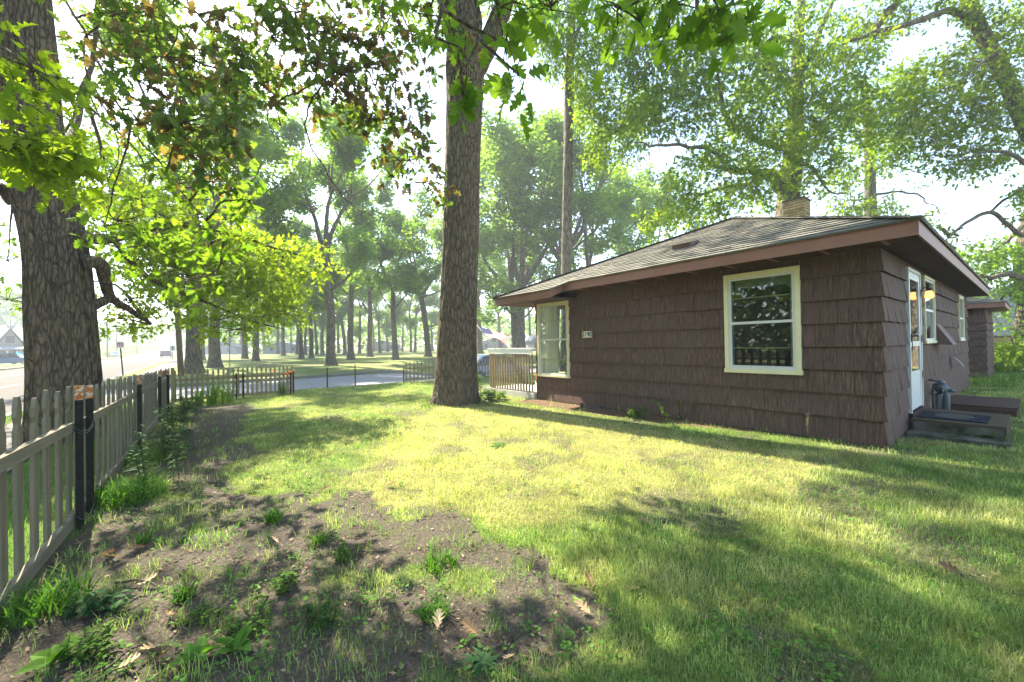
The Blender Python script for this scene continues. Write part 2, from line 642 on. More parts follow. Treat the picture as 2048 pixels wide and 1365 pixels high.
# ---- leaf litter on the bare soil
n = 30000
x2, y2, d2 = lawn_sample(n, 1.35, 12, rs, 1.7)
sm = np.maximum(soil_mask(x2, y2), inpoly(x2, y2, MULCH, .15, 8))
k2 = (rs.uniform(0, 1, n) < .02 + sm * (.25 + .75 * sstep(.45, .6, fbm(x2 * 2, y2 * 2, 2, 61)))) & (x2 > -.75) & (x2 < 7) & (y2 < 13)
x2, y2, d2 = x2[k2], y2[k2], d2[k2]
n = len(x2)
s = rs.uniform(.004, .021, n) * np.maximum(d2 / 3, .8) ** .4
an = rs.uniform(0, 6.28, n)
ax_ = np.stack([np.cos(an), np.sin(an), rs.normal(0, .25, n)], -1) * s[:, None]
bx_ = np.stack([-np.sin(an), np.cos(an), rs.normal(0, .35, n)], -1) * (s * rs.uniform(.12, .55, n))[:, None]
c0 = np.stack([x2, y2, gz(x2, y2) + .006 + rs.uniform(0, .01, n)], -1)
V = np.stack([c0 - ax_, c0 + bx_ - ax_ * .2, c0 + ax_, c0 - bx_ + ax_ * .1], 1)
pal = np.array([(.13, .08, .04), (.20, .14, .075), (.07, .042, .025), (.27, .20, .12), (.05, .032, .02)])
acc = Acc()
acc.add(V.reshape(-1, 3), np.arange(n * 4).reshape(-1, 4), col=np.repeat(pal[rs.integers(0, 5, n)], 4, 0))
M_litter = m_foliage('dry_litter', .08, (1.1, 1, .8), .8, False, 1.0, .1)
tag(acc.build('leaf_litter', M_litter), 'small brown scraps of dead leaf and bark scattered on bare soil', 'leaf litter', kind='stuff')

# ---- clover and small broad leaves through the lawn
n = 5200
x2, y2, d2 = lawn_sample(n, 1.4, 12, rs, 1.6)
k2 = (x2 > -.6) & (x2 < 6.8) & (y2 < 14) & (rs.uniform(0, 1, n) < .15 + sstep(.5, .66, fbm(x2 * 1.4 + 9, y2 * 1.4, 3, 300)))
x2, y2 = np.repeat(x2[k2], 6), np.repeat(y2[k2], 6)
n = len(x2)
x2, y2 = x2 + rs.normal(0, .022, n), y2 + rs.normal(0, .022, n)
s = rs.uniform(.006, .017, n)
an = rs.uniform(0, 6.28, n)
ax_ = np.stack([np.cos(an), np.sin(an), rs.normal(0.1, .25, n)], -1) * s[:, None]
bx_ = np.stack([-np.sin(an), np.cos(an), rs.normal(0, .25, n)], -1) * (s * rs.uniform(.5, .8, n))[:, None]
c0 = np.stack([x2, y2, gz(x2, y2) + rs.uniform(.012, .045, n)], -1)
V = np.stack([c0 - ax_, c0 + bx_, c0 + ax_, c0 - bx_], 1)
cw = np.array([.05, .13, .02]) + rs.uniform(0, 1, (n, 1)) * np.array([.09, .13, .03])
acc = Acc()
acc.add(V.reshape(-1, 3), np.arange(n * 4).reshape(-1, 4), col=np.repeat(cw, 4, 0))
tag(acc.build('lawn_weeds', M_grass), 'low clover and tiny broad-leaved weeds spread through the lawn and soil', 'ground cover', kind='stuff')

# ------------------------------------------------------------------ house
WX, WY, WY2 = 7.0, 1.22, 7.95            # front wall plane, corner, left end
BX = 17.7                                # back
ZS = 2.61                                # soffit


def m_shingle():
    m = Mt('brown_cedar_shingle')
    c = m.co((1, 1, .03))
    f = m.noise(c, 55, 4, .6)
    f2 = m.noise(m.co((1, 1, .08)), 16, 4)
    f3 = m.noise(m.co(), 2.0, 4)
    isl = m.n('NewGeometry').outputs['Random Per Island']
    cc = m.ramp(f, [(.3, (.046, .026, .017)), (.52, (.125, .073, .048)), (.72, (.255, .165, .115))])
    cc = m.mix(m.math('MULTIPLY', f2, .5), cc, (.045, .028, .023))
    cc = m.mix(m.math('MULTIPLY', isl, .5), cc, (.105, .066, .053))
    cc = m.mix(m.math('MULTIPLY', m.ramp(f3, [(.55, 0.0), (.75, 1.0)]), .35), cc, (.14, .10, .082))
    return m.end(m.bsdf(cc, .8, m.bump(m.math('ADD', f, m.math('MULTIPLY', f2, .4)), .9, .012), .2))


def m_roof():
    m = Mt('asphalt_roof_shingle')
    c = m.co()
    isl = m.n('NewGeometry').outputs['Random Per Island']
    n1 = m.noise(c, 120, 3, .7)
    n2 = m.noise(c, 1.3, 5, .6)
    cc = m.ramp(isl, [(0, (.075, .072, .060)), (.5, (.125, .115, .092)), (1, (.18, .162, .128))])
    cc = m.mix(m.math('MULTIPLY', n2, .55), cc, (.12, .125, .095))
    cc = m.mix(m.ramp(n1, [(.4, 0.0), (.75, .5)]), cc, (.22, .20, .16))
    return m.end(m.bsdf(cc, .9, m.bump(n1, .6, .006), .15))


def m_glass(name, tint=(.75, .8, .78), refl=.12, rough=.02):
    m = Mt(name)
    f = m.n('Fresnel', {'IOR': 1.5}).outputs[0]
    bk = m.math('SUBTRACT', 1.0, m.n('NewGeometry').outputs['Backfacing'])
    fac = m.math('MULTIPLY', m.n('Clamp', {0: m.math('ADD', f, refl)}).outputs[0], bk)
    g = m.n('BsdfGlossy', {'Color': (1, 1, 1, 1), 'Roughness': rough, 'Normal': m.bump(m.noise(m.co(), 1.3, 1), .012, .02)}).outputs[0]
    t = m.n('BsdfTransparent', {'Color': (*tint, 1)}).outputs[0]
    return m.end(m.n('MixShader', {0: fac, 1: t, 2: g}).outputs[0])


M_sh, M_roof = m_shingle(), m_roof()
M_fascia = m_paint('red_brown_paint', (.265, .130, .088), .55, .25, 4)
M_soffit = None
m = Mt('soffit_boards')
st = m.n('TexWave', {'Vector': m.co(), 'Scale': 3.4, 'Distortion': .15}, wave_type='BANDS', bands_direction='X').outputs['Fac']
ln = m.ramp(st, [(0, 0.0), (.08, 1.0)])
cc = m.mix(ln, (.02, .012, .01), m.mix(m.noise(m.co(), 5, 4), (.055, .034, .027), (.10, .062, .048)))
M_soffit = m.end(m.bsdf(cc, .8, m.bump(ln, .5, .01), .15))
M_cream = m_paint('cream_trim_paint', (.72, .66, .40), .5, .18, 7)
M_alu = m_paint('white_aluminium', (.60, .60, .55), .4, .12, 5)
M_conc = m_paint('weathered_concrete', (.105, .080, .048), .95, .5, 3, .6, .04)
M_porch = m_paint('porch_concrete', (.52, .49, .44), .9, .25, 3, .4)
M_dark = m_plain('dark_interior', (.05, .052, .05), .8)
M_black = m_plain('black_metal', (.02, .02, .022), .45, .4)
M_glass = m_glass('window_glass', (.62, .68, .66), .06)
M_glass2 = m_glass('bay_glass', (.85, .9, .87), .26)

house = thing('house', 'brown shingled bungalow with low hip roof, cream trimmed windows and lit porch lamp', 'house', (WX, WY, 0))
# openings (front wall: Y range; side wall: X range), z range
OF = [(2.09, 3.17, .90, 2.50), (6.75, 7.86, .60, 2.44)]
OS = [(8.55, 9.62, .27, 2.50), (10.05, 11.22, 1.31, 2.51), (15.35, 16.45, 1.31, 2.49)]


def cut(rect, holes):
    out = [rect]
    for h0, h1, z0, z1 in holes:
        nxt = []
        for a0, a1, b0, b1 in out:
            if a1 <= h0 or a0 >= h1 or b1 <= z0 or b0 >= z1:
                nxt.append((a0, a1, b0, b1))
                continue
            if a0 < h0:
                nxt.append((a0, h0, b0, b1))
            if a1 > h1:
                nxt.append((h1, a1, b0, b1))
            m0, m1 = max(a0, h0), min(a1, h1)
            if b0 < z0:
                nxt.append((m0, m1, b0, z0))
            if b1 > z1:
                nxt.append((m0, m1, z1, b1))
        out = nxt
    return [o for o in out if o[1] - o[0] > .004 and o[3] - o[2] > .004]


def shingle_wall(acc, O, A, N, length, z0, z1, ncourse, holes, rs, wmin=.10, wmax=.30, flare=.0):
    """courses of butt-thick shingles; O origin at wall base, A along-wall unit, N outward unit"""
    O, A, N = map(np.asarray, (O, A, N))
    H = (z1 - z0) / ncourse
    for k in range(ncourse):
        b0, b1 = z0 + k * H, z0 + (k + 1) * H
        p = -rs.uniform(0, .15)
        while p < length:
            w = rs.uniform(wmin, wmax)
            a0, a1 = max(p + .002, .0), min(p + w - .002, length)
            p += w
            if a1 - a0 < .01:
                continue
            dz = rs.normal(0, .0025)
            th = .038 + abs(rs.normal(0, .004))
            for c0, c1, d0, d1 in cut((a0, a1, b0 + dz, b1 + .005), holes):
                t0 = .006 + (th - .006) * (1 - (d0 - b0) / H)
                t1 = .006 + (th - .006) * max(1 - (d1 - b0) / H, 0)
                P = lambda s_, z_, t_: O + A * s_ + N * t_ + np.array([0, 0, z_])
                acc.hexa([P(c0, d0, 0), P(c1, d0, 0), P(c1, d0, t0), P(c0, d0, t0),
                          P(c0, d1, 0), P(c1, d1, 0), P(c1, d1, t1), P(c0, d1, t1)])


rs = np.random.default_rng(21)
wl = Acc()
shingle_wall(wl, (WX, WY, 0), (0, 1, 0), (-1, 0, 0), WY2 - WY, .02, ZS, 8, [(a - WY, b - WY, c, d) for a, b, c, d in OF], rs)
shingle_wall(wl, (WX, WY, 0), (1, 0, 0), (0, -1, 0), BX - WX, .02, ZS, 8, [(a - WX, b - WX, c, d) for a, b, c, d in OS], rs)
H9 = (ZS - .02) / 8
for kk in range(8):                                       # woven corner pieces
    b0, b1 = .02 + kk * H9, .02 + (kk + 1) * H9
    for (ax_, ay_, t0, t1) in ((0, 0, .052, .012),):
        wl.hexa([(WX - t0, WY - t0, b0), (WX + .0, WY - t0, b0), (WX, WY + .07, b0), (WX - t0, WY + .07, b0),
                 (WX - t1, WY - t1, b1), (WX + .0, WY - t1, b1), (WX, WY + .07, b1), (WX - t1, WY + .07, b1)])
# solid wall behind the shingles, cut round the openings, and the far walls
for a0, a1, b0, b1 in cut((WY, WY2, 0, ZS), OF):
    wl.box((WX + .001, a0, b0), (WX + .1, a1, b1))
for a0, a1, b0, b1 in cut((WX + .101, BX, 0, ZS), OS):
    wl.box((a0, WY + .001, b0), (a1, WY + .1, b1))
for a0, a1, b0, b1 in cut((WX + .101, BX, 0, ZS), [(7.25, 8.9, .6, 2.44)]):  # far side wall, with an unseen opening added to let sun onto the curtains
    wl.box((a0, WY2 - .1, b0), (a1, WY2, b1))
wl.box((BX - .1, WY + .101, 0), (BX - .001, WY2 - .101, ZS))
wl.build('wall', M_sh, house)
a = Acc()
a.box((WX - .012, WY - .012, -.12), (BX + .01, WY2 + .012, .015))
a.build('foundation', M_conc, house)
# interior: dark room so the panes have something behind them
a = Acc()
a.box((WX + .9, WY + .15, .1), (WX + .95, 6.45, ZS - .02))
a.box((WX + .11, WY + .11, .05), (BX - .15, WY2 - .15, .1))
a.box((WX + .11, WY + .11, ZS - .02), (BX - .15, WY2 - .15, ZS - .005))
a.box((WX + .96, WY + .9, .1), (BX - .15, WY + .95, ZS - .02))
a.build('interior_wall', M_dark, house)

# ---- roof
EX, EY, SX, SY = 6.5, .79, 6.13, 6.48        # main eave X, side eave Y, stepped eave X, step Y
LY = 8.58
ZB, ZT = 2.59, 2.765
SL = .435
RY, PX = 4.27, 9.98
ZP = ZT + SL * (PX - EX)
BEX = 18.15
rf = Acc()


def courses(acc, e0, e1, t0, t1, n, rs, wave=.0):
    """n stepped rows from the eave line e0-e1 up to the line t0-t1"""
    e0, e1, t0, t1 = map(lambda q: np.asarray(q, float), (e0, e1, t0, t1))
    N = unit(np.cross(e1 - e0, t0 - e0 + (t1 - e1)))
    if N[2] < 0:
        N = -N
    for k in range(n):
        f0, f1 = k / n, (k + 1) / n + .004
        a0, a1 = e0 + (t0 - e0) * f0, e1 + (t1 - e1) * f0
        b0, b1 = e0 + (t0 - e0) * f1, e1 + (t1 - e1) * f1
        L = np.linalg.norm(a1 - a0)
        m_ = max(1, int(L / .33))
        off = rs.uniform(0, 1)
        cutp = np.clip((np.arange(m_ + 2) - off) / m_, 0, 1)
        cutp = np.unique(cutp)
        for s0, s1 in zip(cutp[:-1], cutp[1:]):
            g = .004 / max(L, .1)
            s0_, s1_ = s0 + g, s1 - g
            if s1_ <= s0_:
                continue
            up = N * (.016 + rs.uniform(0, .006))
            lo = N * .003
            A0, A1 = a0 + (a1 - a0) * s0_, a0 + (a1 - a0) * s1_
            B0, B1 = b0 + (b1 - b0) * s0_, b0 + (b1 - b0) * s1_
            acc.hexa([A0 - N * .01, A1 - N * .01, B1 - N * .01, B0 - N * .01, A0 + up, A1 + up, B1 + lo, B0 + lo])


P_ = (PX, RY, ZP)
BK = (BEX - 3.48, RY, ZP)
courses(rf, (EX - .03, SY, ZT), (EX - .03, EY - .03, ZT), (PX, RY, ZP), (PX, RY, ZP), 24, rs)             # right triangle of the front slope
zst = ZT - SL * (EX - SX)
AZ = (SX - .03, LY + .03, zst)
courses(rf, AZ, (SX - .03, SY, zst), P_, P_, 26, rs)
courses(rf, (SX - .03, SY - .0, zst), (EX - .03, SY - .0, ZT), P_, P_, 2, rs)
courses(rf, (EX - .03, EY - .03, ZT), (BEX, EY - .03, ZT), P_, BK, 24, rs)
courses(rf, (SX - .03, LY + .03, zst), (BEX, LY + .03, zst), P_, BK, 24, rs)
courses(rf, (BEX, EY, ZT), (BEX, LY, ZT - .1), BK, BK, 24, rs)
# hip and ridge caps
for e_, t_ in (((EX - .03, EY - .03, ZT), P_), ((SX - .03, LY + .03, zst), P_), (P_, BK), ((BEX, EY - .03, ZT), BK)):
    e_, t_ = np.array(e_), np.array(t_)
    nn = int(np.linalg.norm(t_ - e_) / .16)
    for q in range(nn):
        A_, B_ = e_ + (t_ - e_) * q / nn, e_ + (t_ - e_) * (q + 1.15) / nn
        rf.bar(A_ + (0, 0, .022), B_ + (0, 0, .014), .24, .012)
roof = rf.build('roof', M_roof, house)

# eave boards
a = Acc()
a.box((EX, EY + .0245, ZB), (EX + .024, SY - .001, ZT - .006))
for q0, q1 in ((EX, 7.72), (7.725, 10.9), (10.905, 14.4), (14.405, BEX)):
    a.box((q0, EY, ZB), (q1, EY + .024, ZT - .006))
a.box((SX, SY + .0245, zst - .172), (SX + .024, LY - .0245, zst - .006))
a.hexa([(SX, SY, zst - .172), (EX, SY, ZB), (EX, SY + .024, ZB), (SX, SY + .024, zst - .172),
        (SX, SY, zst - .006), (EX, SY, ZT - .006), (EX, SY + .024, ZT - .006), (SX, SY + .024, zst - .006)])
a.box((SX, LY - .024, zst - .172), (BEX, LY, zst - .006))
a.box((BEX - .024, EY + .0245, ZB), (BEX, LY - .0245, ZT - .006))
# dark drip edge under the shingles
a.build('fascia', M_fascia, house)
a = Acc()
a.box((EX - .006, EY - .006, ZT - .005), (EX + .05, SY, ZT + .012))
a.box((EX + .051, EY - .006, ZT - .005), (BEX, EY + .03, ZT + .012))
a.box((SX - .006, SY + .001, zst - .005), (SX + .05, LY, zst + .012))
a.build('drip_edge', m_plain('drip_edge_metal', (.06, .045, .04), .5), house)
a = Acc()
a.box((EX + .025, EY + .025, ZB + .012), (WX - .003, SY - .001, ZB + .022))
a.box((WX - .002, EY + .025, ZB + .010), (BEX - .03, WY + .0, ZB + .020))
a.box((SX + .025, SY + .025, zst - .160), (WX - .04, LY - .025, zst - .150))
a.box((WX - .039, WY2 + .013, zst - .162), (BEX - .03, LY - .025, zst - .152))
a.build('soffit', M_soffit, house)
# wood ribs under the front eave
for y in np.arange(1.1, 6.4, .62):
    a = Acc()
    a.box((EX + .026, y, ZB + .002), (WX - .065, y + .035, ZB + .0115))
    a.build('soffit_batten', M_fascia, house)

# chimney
a = Acc()
bw, bh = .2, .082
cx0, cx1, cy0, cy1 = 14.15, 14.70, 4.10, 4.64
z = 4.0
row = 0
while z < 5.58:
    for (p0, p1, fix, axis_) in ((cy0, cy1, cx0, 'y'), (cx0, cx1, cy0, 'x'), (cy0, cy1, cx1, 'y2'), (cx0, cx1, cy1, 'x2')):
        p = p0 - (row % 2) * bw / 2
        while p < p1 - .01:
            u0, u1 = max(p + .005, p0), min(p + bw - .005, p1)
            p += bw
            if u1 - u0 < .02:
                continue
            j = rs.uniform(0, .006)
            if axis_ == 'y':
                a.box((fix - j, u0, z), (fix + .09, u1, z + bh - .018))
            elif axis_ == 'x':
                a.box((u0, fix - j, z), (u1, fix + .09, z + bh - .018))
            elif axis_ == 'y2':
                a.box((fix - .09, u0, z), (fix + j, u1, z + bh - .018))
            else:
                a.box((u0, fix - .09, z), (u1, fix + j, z + bh - .018))
    z += bh
    row += 1
m = Mt('yellow_brick')
isl = m.n('NewGeometry').outputs['Random Per Island']
cc = m.ramp(isl, [(0, (.17, .12, .045)), (.5, (.28, .21, .085)), (1, (.37, .285, .13))])
cc = m.mix(m.math('MULTIPLY', m.noise(m.co(), 25, 4), .5), cc, (.22, .16, .08))
M_brick = m.end(m.bsdf(cc, .9, m.bump(m.noise(m.co(), 60, 3), .4, .006), .15))
ch = a.build('chimney', M_brick, roof)
a = Acc()
a.box((cx0 + .01, cy0 + .01, 3.9), (cx1 - .01, cy1 - .01, 5.57))
a.box((cx0 - .02, cy0 - .02, 5.583), (cx1 + .02, cy1 + .02, 5.63))
a.build('mortar', m_paint('mortar', (.05, .042, .03), .95, .3), roof)
# roof vent
v0 = np.array(px_ if False else (7.72, 4.25, ZT + SL * (7.72 - EX) + .02))
a = Acc()
sx_, sy_ = np.array([1, 0, SL]) / math.hypot(1, SL), np.array([0, 1.0, 0])
nz_ = np.array([-SL, 0, 1]) / math.hypot(1, SL)
P3 = lambda i, j, k_: v0 + sx_ * i + sy_ * j + nz_ * k_
a.hexa([P3(-.14, -.19, 0), P3(.2, -.19, 0), P3(.2, .19, 0), P3(-.14, .19, 0), P3(-.14, -.19, .085), P3(.2, -.19, .03), P3(.2, .19, .03), P3(-.14, .19, .085)])
a.hexa([P3(-.17, -.21, .086), P3(.22, -.21, .031), P3(.22, .21, .031), P3(-.17, .21, .086), P3(-.17, -.21, .10), P3(.22, -.21, .04), P3(.22, .21, .04), P3(-.17, .21, .10)])
a.build('roof_vent', m_paint('brown_vent_metal', (.20, .125, .10), .5, .3), roof)


# ---- windows
def window_part(name, side, r, trim, sash_w, rails, parent=house, glass=M_glass, storm=True, double=True):
    """side 'f': front wall (Y,z rect); 's': side wall (X,z rect)"""
    u0, u1, z0, z1 = r
    def B(acc, a0, a1, b0, b1, d0, d1):
        if side == 'f':
            acc.box((WX - d1, a0, b0), (WX - d0, a1, b1))
        else:
            acc.box((a0, WY - d1, b0), (a1, WY - d0, b1))
    fr = Acc()
    t = trim
    B(fr, u0, u1, z1 - t, z1, -.08, .058)
    B(fr, u0 - .012, u1 + .012, z0, z0 + t, -.08, .066)
    B(fr, u0, u0 + t, z0 + t, z1 - t, -.08, .055)
    B(fr, u1 - t, u1, z0 + t, z1 - t, -.08, .055)
    w = fr.build(name, M_cream, parent)
    s = Acc()
    i0, i1, j0, j1 = u0 + t, u1 - t, z0 + t, z1 - t
    q = sash_w
    B(s, i0, i1, j1 - q, j1, -.05, .04)
    B(s, i0, i1, j0, j0 + q * 1.25, -.05, .044)
    B(s, i0, i0 + q, j0 + q * 1.25, j1 - q, -.05, .038)
    B(s, i1 - q, i1, j0 + q * 1.25, j1 - q, -.05, .038)
    if double:
        mid = (j0 + j1) / 2
        B(s, i0 + q, i1 - q, mid - .02, mid + .02, -.03, .034)
    s.build('frame', M_alu, w)
    if rails:
        c = Acc()
        for zz in rails:
            B(c, i0 + q, i1 - q, zz - .009, zz + .009, -.03, .012)
        B(c, i0 + q, i0 + q + .03, j0 + q * 1.25, j1 - q, -.032, .008)
        c.build('glazing_bar', M_cream, w)
    g = Acc()
    B(g, i0 + q - .004, i1 - q + .004, j0 + q, j1 - q + .004, .014, .019)
    g.build('pane', glass, w)
    return w


w1 = window_part('window', 'f', OF[0], .062, .045, (1.30, 2.10))
w2 = window_part('window', 'f', OF[1], .05, .035, (1.02, 1.98), glass=M_glass2)
# roller blind in the square window, net curtains and a lamp in the corner window
a = Acc()
for k in range(5):
    a.box((WX + .09, 2.22, 2.27 + k * .03), (WX + .10 + .004 * (k % 2), 3.05, 2.297 + k * .03))
a.build('window_blind', m_plain('blind_fabric', (.48, .45, .33), .8), w1)
a = Acc()
nn = 60
for y0, y1 in ((7.22, 7.81),):
    yy = np.linspace(y0, y1, nn)
    xx = WX + .055 + .018 * np.sin(yy * 70) + .008 * np.sin(yy * 33)
    lo, hi = np.stack([xx, yy, np.full(nn, .62)], -1), np.stack([xx, yy, np.full(nn, 2.36)], -1)
    q = [(i, i + 1, nn + i + 1, nn + i) for i in range(nn - 1)]
    a.add(np.vstack([lo, hi]), q)
yy = np.linspace(6.80, 6.95, 40)
xx = WX + .055 + .018 * np.sin(yy * 80)
a.add(np.vstack([np.stack([xx, yy, np.full(40, .62)], -1), np.stack([xx, yy, np.full(40, 2.36)], -1)]), [(i, i + 1, 41 + i, 40 + i) for i in range(39)])
m = Mt('net_curtain')
M_net = m.end(m.n('MixShader', {0: .6, 1: m.bsdf((.74, .76, .70), .9), 2: m.n('BsdfTranslucent', {'Color': (.8, .84, .74, 1)}).outputs[0]}).outputs[0])
a.build('curtain', M_net, w2)
a = Acc()
a.box((9.5, 6.56, .11), (9.55, 7.84, 2.58))
a.box((WX + .105, 6.5, .11), (9.55, 6.55, 2.58))
a.build('room_divider', m_plain('pale_room_wall', (.42, .43, .36), .9), w2)
lamp = thing('table_lamp', 'small table lamp with pleated cream shade inside the corner window', 'lamp', (WX + .16, 7.02, .70))
a = Acc()
a.lathe([(.055, 0), (.055, .012), (.02, .03), (.035, .09), (.05, .14), (.025, .21), (.012, .25), (.012, .30)], (WX + .16, 7.02, .70), n=14)
a.build('lamp_base', m_plain('brown_ceramic', (.22, .14, .08), .3), lamp, True)
a = Acc()
a.lathe([(.118, .23), (.10, .33), (.068, .44)], (WX + .16, 7.02, .70), n=28)
a.build('lamp_shade', m_plain('cream_shade', (.78, .72, .58), .9), lamp)
a = Acc()
a.box((WX + .06, 6.8, .655), (WX + .48, 7.84, .685))
a.build('window_sill', M_cream, w2)

w3 = window_part('window', 's', OS[1], .045, .035, ())
w4 = window_part('window', 's', OS[2], .045, .035, ())
a = Acc()
a.box((10.14, WY + .06, 1.42), (11.13, WY + .065, 1.95))
a.build('insect_screen', m_plain('grey_mesh', (.11, .12, .11), .8), w3)

# ---- storm door
dr = Acc()
x0, x1, z0, z1 = OS[0]
dr.box((x0, WY - .058, z0), (x0 + .05, WY + .08, z1))
dr.box((x1 - .05, WY - .058, z0), (x1, WY + .08, z1))
dr.box((x0 + .051, WY - .058, z1 - .05), (x1 - .051, WY + .08, z1))
dr.box((x0 + .055, WY - .046, z0 + .03), (x0 + .15, WY - .012, z1 - .055))
dr.box((x1 - .15, WY - .046, z0 + .03), (x1 - .055, WY - .012, z1 - .055))
dr.box((x0 + .1505, WY - .045, z1 - .17), (x1 - .1505, WY - .013, z1 - .055))
dr.box((x0 + .1505, WY - .045, z0 + .03), (x1 - .1505, WY - .013, z0 + .16))
dr.box((x0 + .1505, WY - .045, 1.28), (x1 - .1505, WY - .013, 1.36))
dr.box((x0 + .1505, WY - .040, z0 + .161), (x1 - .1505, WY - .018, z0 + .62))
door = dr.build('door', M_alu, house)
a = Acc()
a.box((x0 + .151, WY - .034, z0 + .621), (x1 - .151, WY - .03, 1.279))
a.box((x0 + .151, WY - .034, 1.361), (x1 - .151, WY - .03, z1 - .171))
a.build('pane', m_glass('door_glass', (.55, .62, .64), .22), door)
a = Acc()
a.box((x0 + .06, WY - .075, 1.36), (x0 + .12, WY - .047, 1.47))
a.tube([(x0 + .09, WY - .075, 1.44), (x0 + .09, WY - .12, 1.45), (x0 + .2, WY - .125, 1.44)], .011, 8)
tt = np.linspace(0, math.pi, 12)
a.tube(np.stack([x0 + .1 + .06 * np.sin(tt), np.full(12, WY - .06), 1.36 - .13 * (1 - np.cos(tt)) / 2 * 1.2], -1), .006, 6)
a.build('handle', M_black, door)
for zz in (.75, 1.35, 2.1):
    a = Acc()
    a.box((x1 - .062, WY - .064, zz), (x1 - .045, WY - .0585, zz + .11))
    a.build('hinge', M_black, door)
a = Acc()
a.box((x0, WY - .07, .14), (x1, WY + .05, .268))
a.build('threshold', m_wood('dark_threshold', (.03, .024, .02), (.08, .06, .045), 'X'), house)

# ---- porch lamp beside the door
lt = Acc()
lx, lz = 9.84, 2.24
lt.lathe([(.05, 0), (.05, .015), (.025, .03)], (lx, WY - .03, lz), (0, -1, 0), 16)
tt = np.linspace(0, 1, 9)
lt.tube(np.stack([np.full(9, lx), WY - .05 - .08 * tt, lz + .035 * np.sin(tt * math.pi) - .01 * tt], -1), .010, 8)
lt.lathe([(.012, .03), (.035, .02), (.058, -.005), (.056, -.018)], (lx, WY - .13, lz - .015), n=20)
lf = lt.build('wall_lamp', m_plain('brown_lamp_metal', (.05, .03, .022), .4, .4), house, True)
m = Mt('lit_amber_glass')
d = m.n('LayerWeight', {'Blend': .45}).outputs['Facing']
e = m.n('Emission', {'Color': m.mix(d, (1.0, .66, .24), (1.0, .36, .05)), 'Strength': .36}).outputs[0]
M_lit = m.end(e)
a = Acc()
a.lathe([(.038, 0), (.052, -.03), (.060, -.07), (.066, -.095), (.05, -.125), (.02, -.14), (.002, -.142)], (lx, WY - .13, lz - .03), n=20)
a.build('lamp_globe', M_lit, lf, True)

# ---- slanted vent hood beside the window and small flue hood
a = Acc()
a.hexa([(11.25, WY - .03, 1.28), (11.9, WY - .03, 1.28), (11.9, WY - .033, 1.66), (11.25, WY - .033, 1.66),
        (11.25, WY - .27, 1.27), (11.9, WY - .27, 1.27), (11.9, WY - .055, 1.67), (11.25, WY - .055, 1.67)])
a.build('vent_hood', m_paint('brown_hood_paint', (.15, .085, .07), .7, .3), house)
a = Acc()
tt = np.linspace(0, 1, 8)
prof = [(WY - .03 - .19 * t_, .93 - .2 * t_ ** 2) for t_ in tt]
for (ya, za), (yb, zb) in zip(prof[:-1], prof[1:]):
    a.hexa([(13.5, ya, za), (13.8, ya, za), (13.8, yb, zb), (13.5, yb, zb), (13.5, ya, za + .02), (13.8, ya, za + .02), (13.8, yb, zb + .02), (13.5, yb, zb + .02)])
a.build('flue_hood', m_paint('grey_brown_hood', (.2, .15, .125), .7, .3), house)

# ---- house number plaque
a = Acc()
a.box((WX - .055, 6.05, 1.55), (WX - .035, 6.30, 1.68))
npq = a.build('number_plate', m_plain('white_enamel', (.74, .74, .68), .4), house)
a = Acc()
for (b0, b1, c0, c1) in ((6.038, 6.312, 1.68, 1.692), (6.038, 6.312, 1.538, 1.55), (6.038, 6.05, 1.55, 1.68), (6.30, 6.312, 1.55, 1.68)):
    a.box((WX - .062, b0, c0), (WX - .034, b1, c1))
a.build('frame', m_plain('brass_frame', (.5, .34, .12), .4, .5), npq)
fc = bpy.data.curves.new('number', 'FONT')
fc.body = '2190'
fc.size = .135
fc.offset = .003
fc.extrude = .002
fc.align_x, fc.align_y = 'CENTER', 'CENTER'
fo = bpy.data.objects.new('number_curve', fc)
COL.objects.link(fo)
bpy.context.view_layer.update()
me = bpy.data.meshes.new_from_object(fo.evaluated_get(bpy.context.evaluated_depsgraph_get()))
bpy.data.objects.remove(fo)
me.transform(Matrix.Translation((WX - .058, 6.175, 1.615)) @ Matrix(((0, 0, -1), (-1, 0, 0), (0, 1, 0))).to_4x4())
me.materials.clear()
me.materials.append(m_plain('number_ink', (.03, .05, .07), .5))
fo = bpy.data.objects.new('number', me)
COL.objects.link(fo)
fo.parent = npq

# ---- hose tap, crawl space grille
a = Acc()
a.tube([(WX + .0, 2.02, .30), (WX - .1, 2.02, .30)], .016, 8)
a.tube([(WX - .09, 2.02, .31), (WX - .10, 2.02, .25), (WX - .12, 2.02, .20)], .015, 8)
a.lathe([(.03, 0), (.034, .006), (.03, .012)], (WX - .09, 2.02, .345), n=12)
a.tube([(WX - .09, 2.02, .31), (WX - .09, 2.02, .35)], .008, 6)
a.tube([(WX - .12, 2.02, .2), (WX - .115, 2.01, .0)], .005, 5)
a.build('hose_tap', m_plain('brass', (.38, .27, .12), .4, .5, .6), house, True)
a = Acc()
for t_ in np.linspace(0, math.pi, 14)[:-1]:
    t2 = t_ + math.pi / 13
    for rr in (.25,):
        y0, y1 = 6.1 + rr * math.cos(t_), 6.1 + rr * math.cos(t2)
        a.hexa([(WX - .30 * math.sin(t_) - .02, y0, -.05), (WX - .3 * math.sin(t2) - .02, y1, -.05), (WX - .28 * math.sin(t2) - .02, y1, -.05), (WX - .28 * math.sin(t_) - .02, y0, -.05),
                (WX - .30 * math.sin(t_) - .02, y0, .07), (WX - .3 * math.sin(t2) - .02, y1, .07), (WX - .28 * math.sin(t2) - .02, y1, .07), (WX - .28 * math.sin(t_) - .02, y0, .07)])
a.build('window_well', m_plain('rusty_steel', (.10, .075, .055), .7), house)

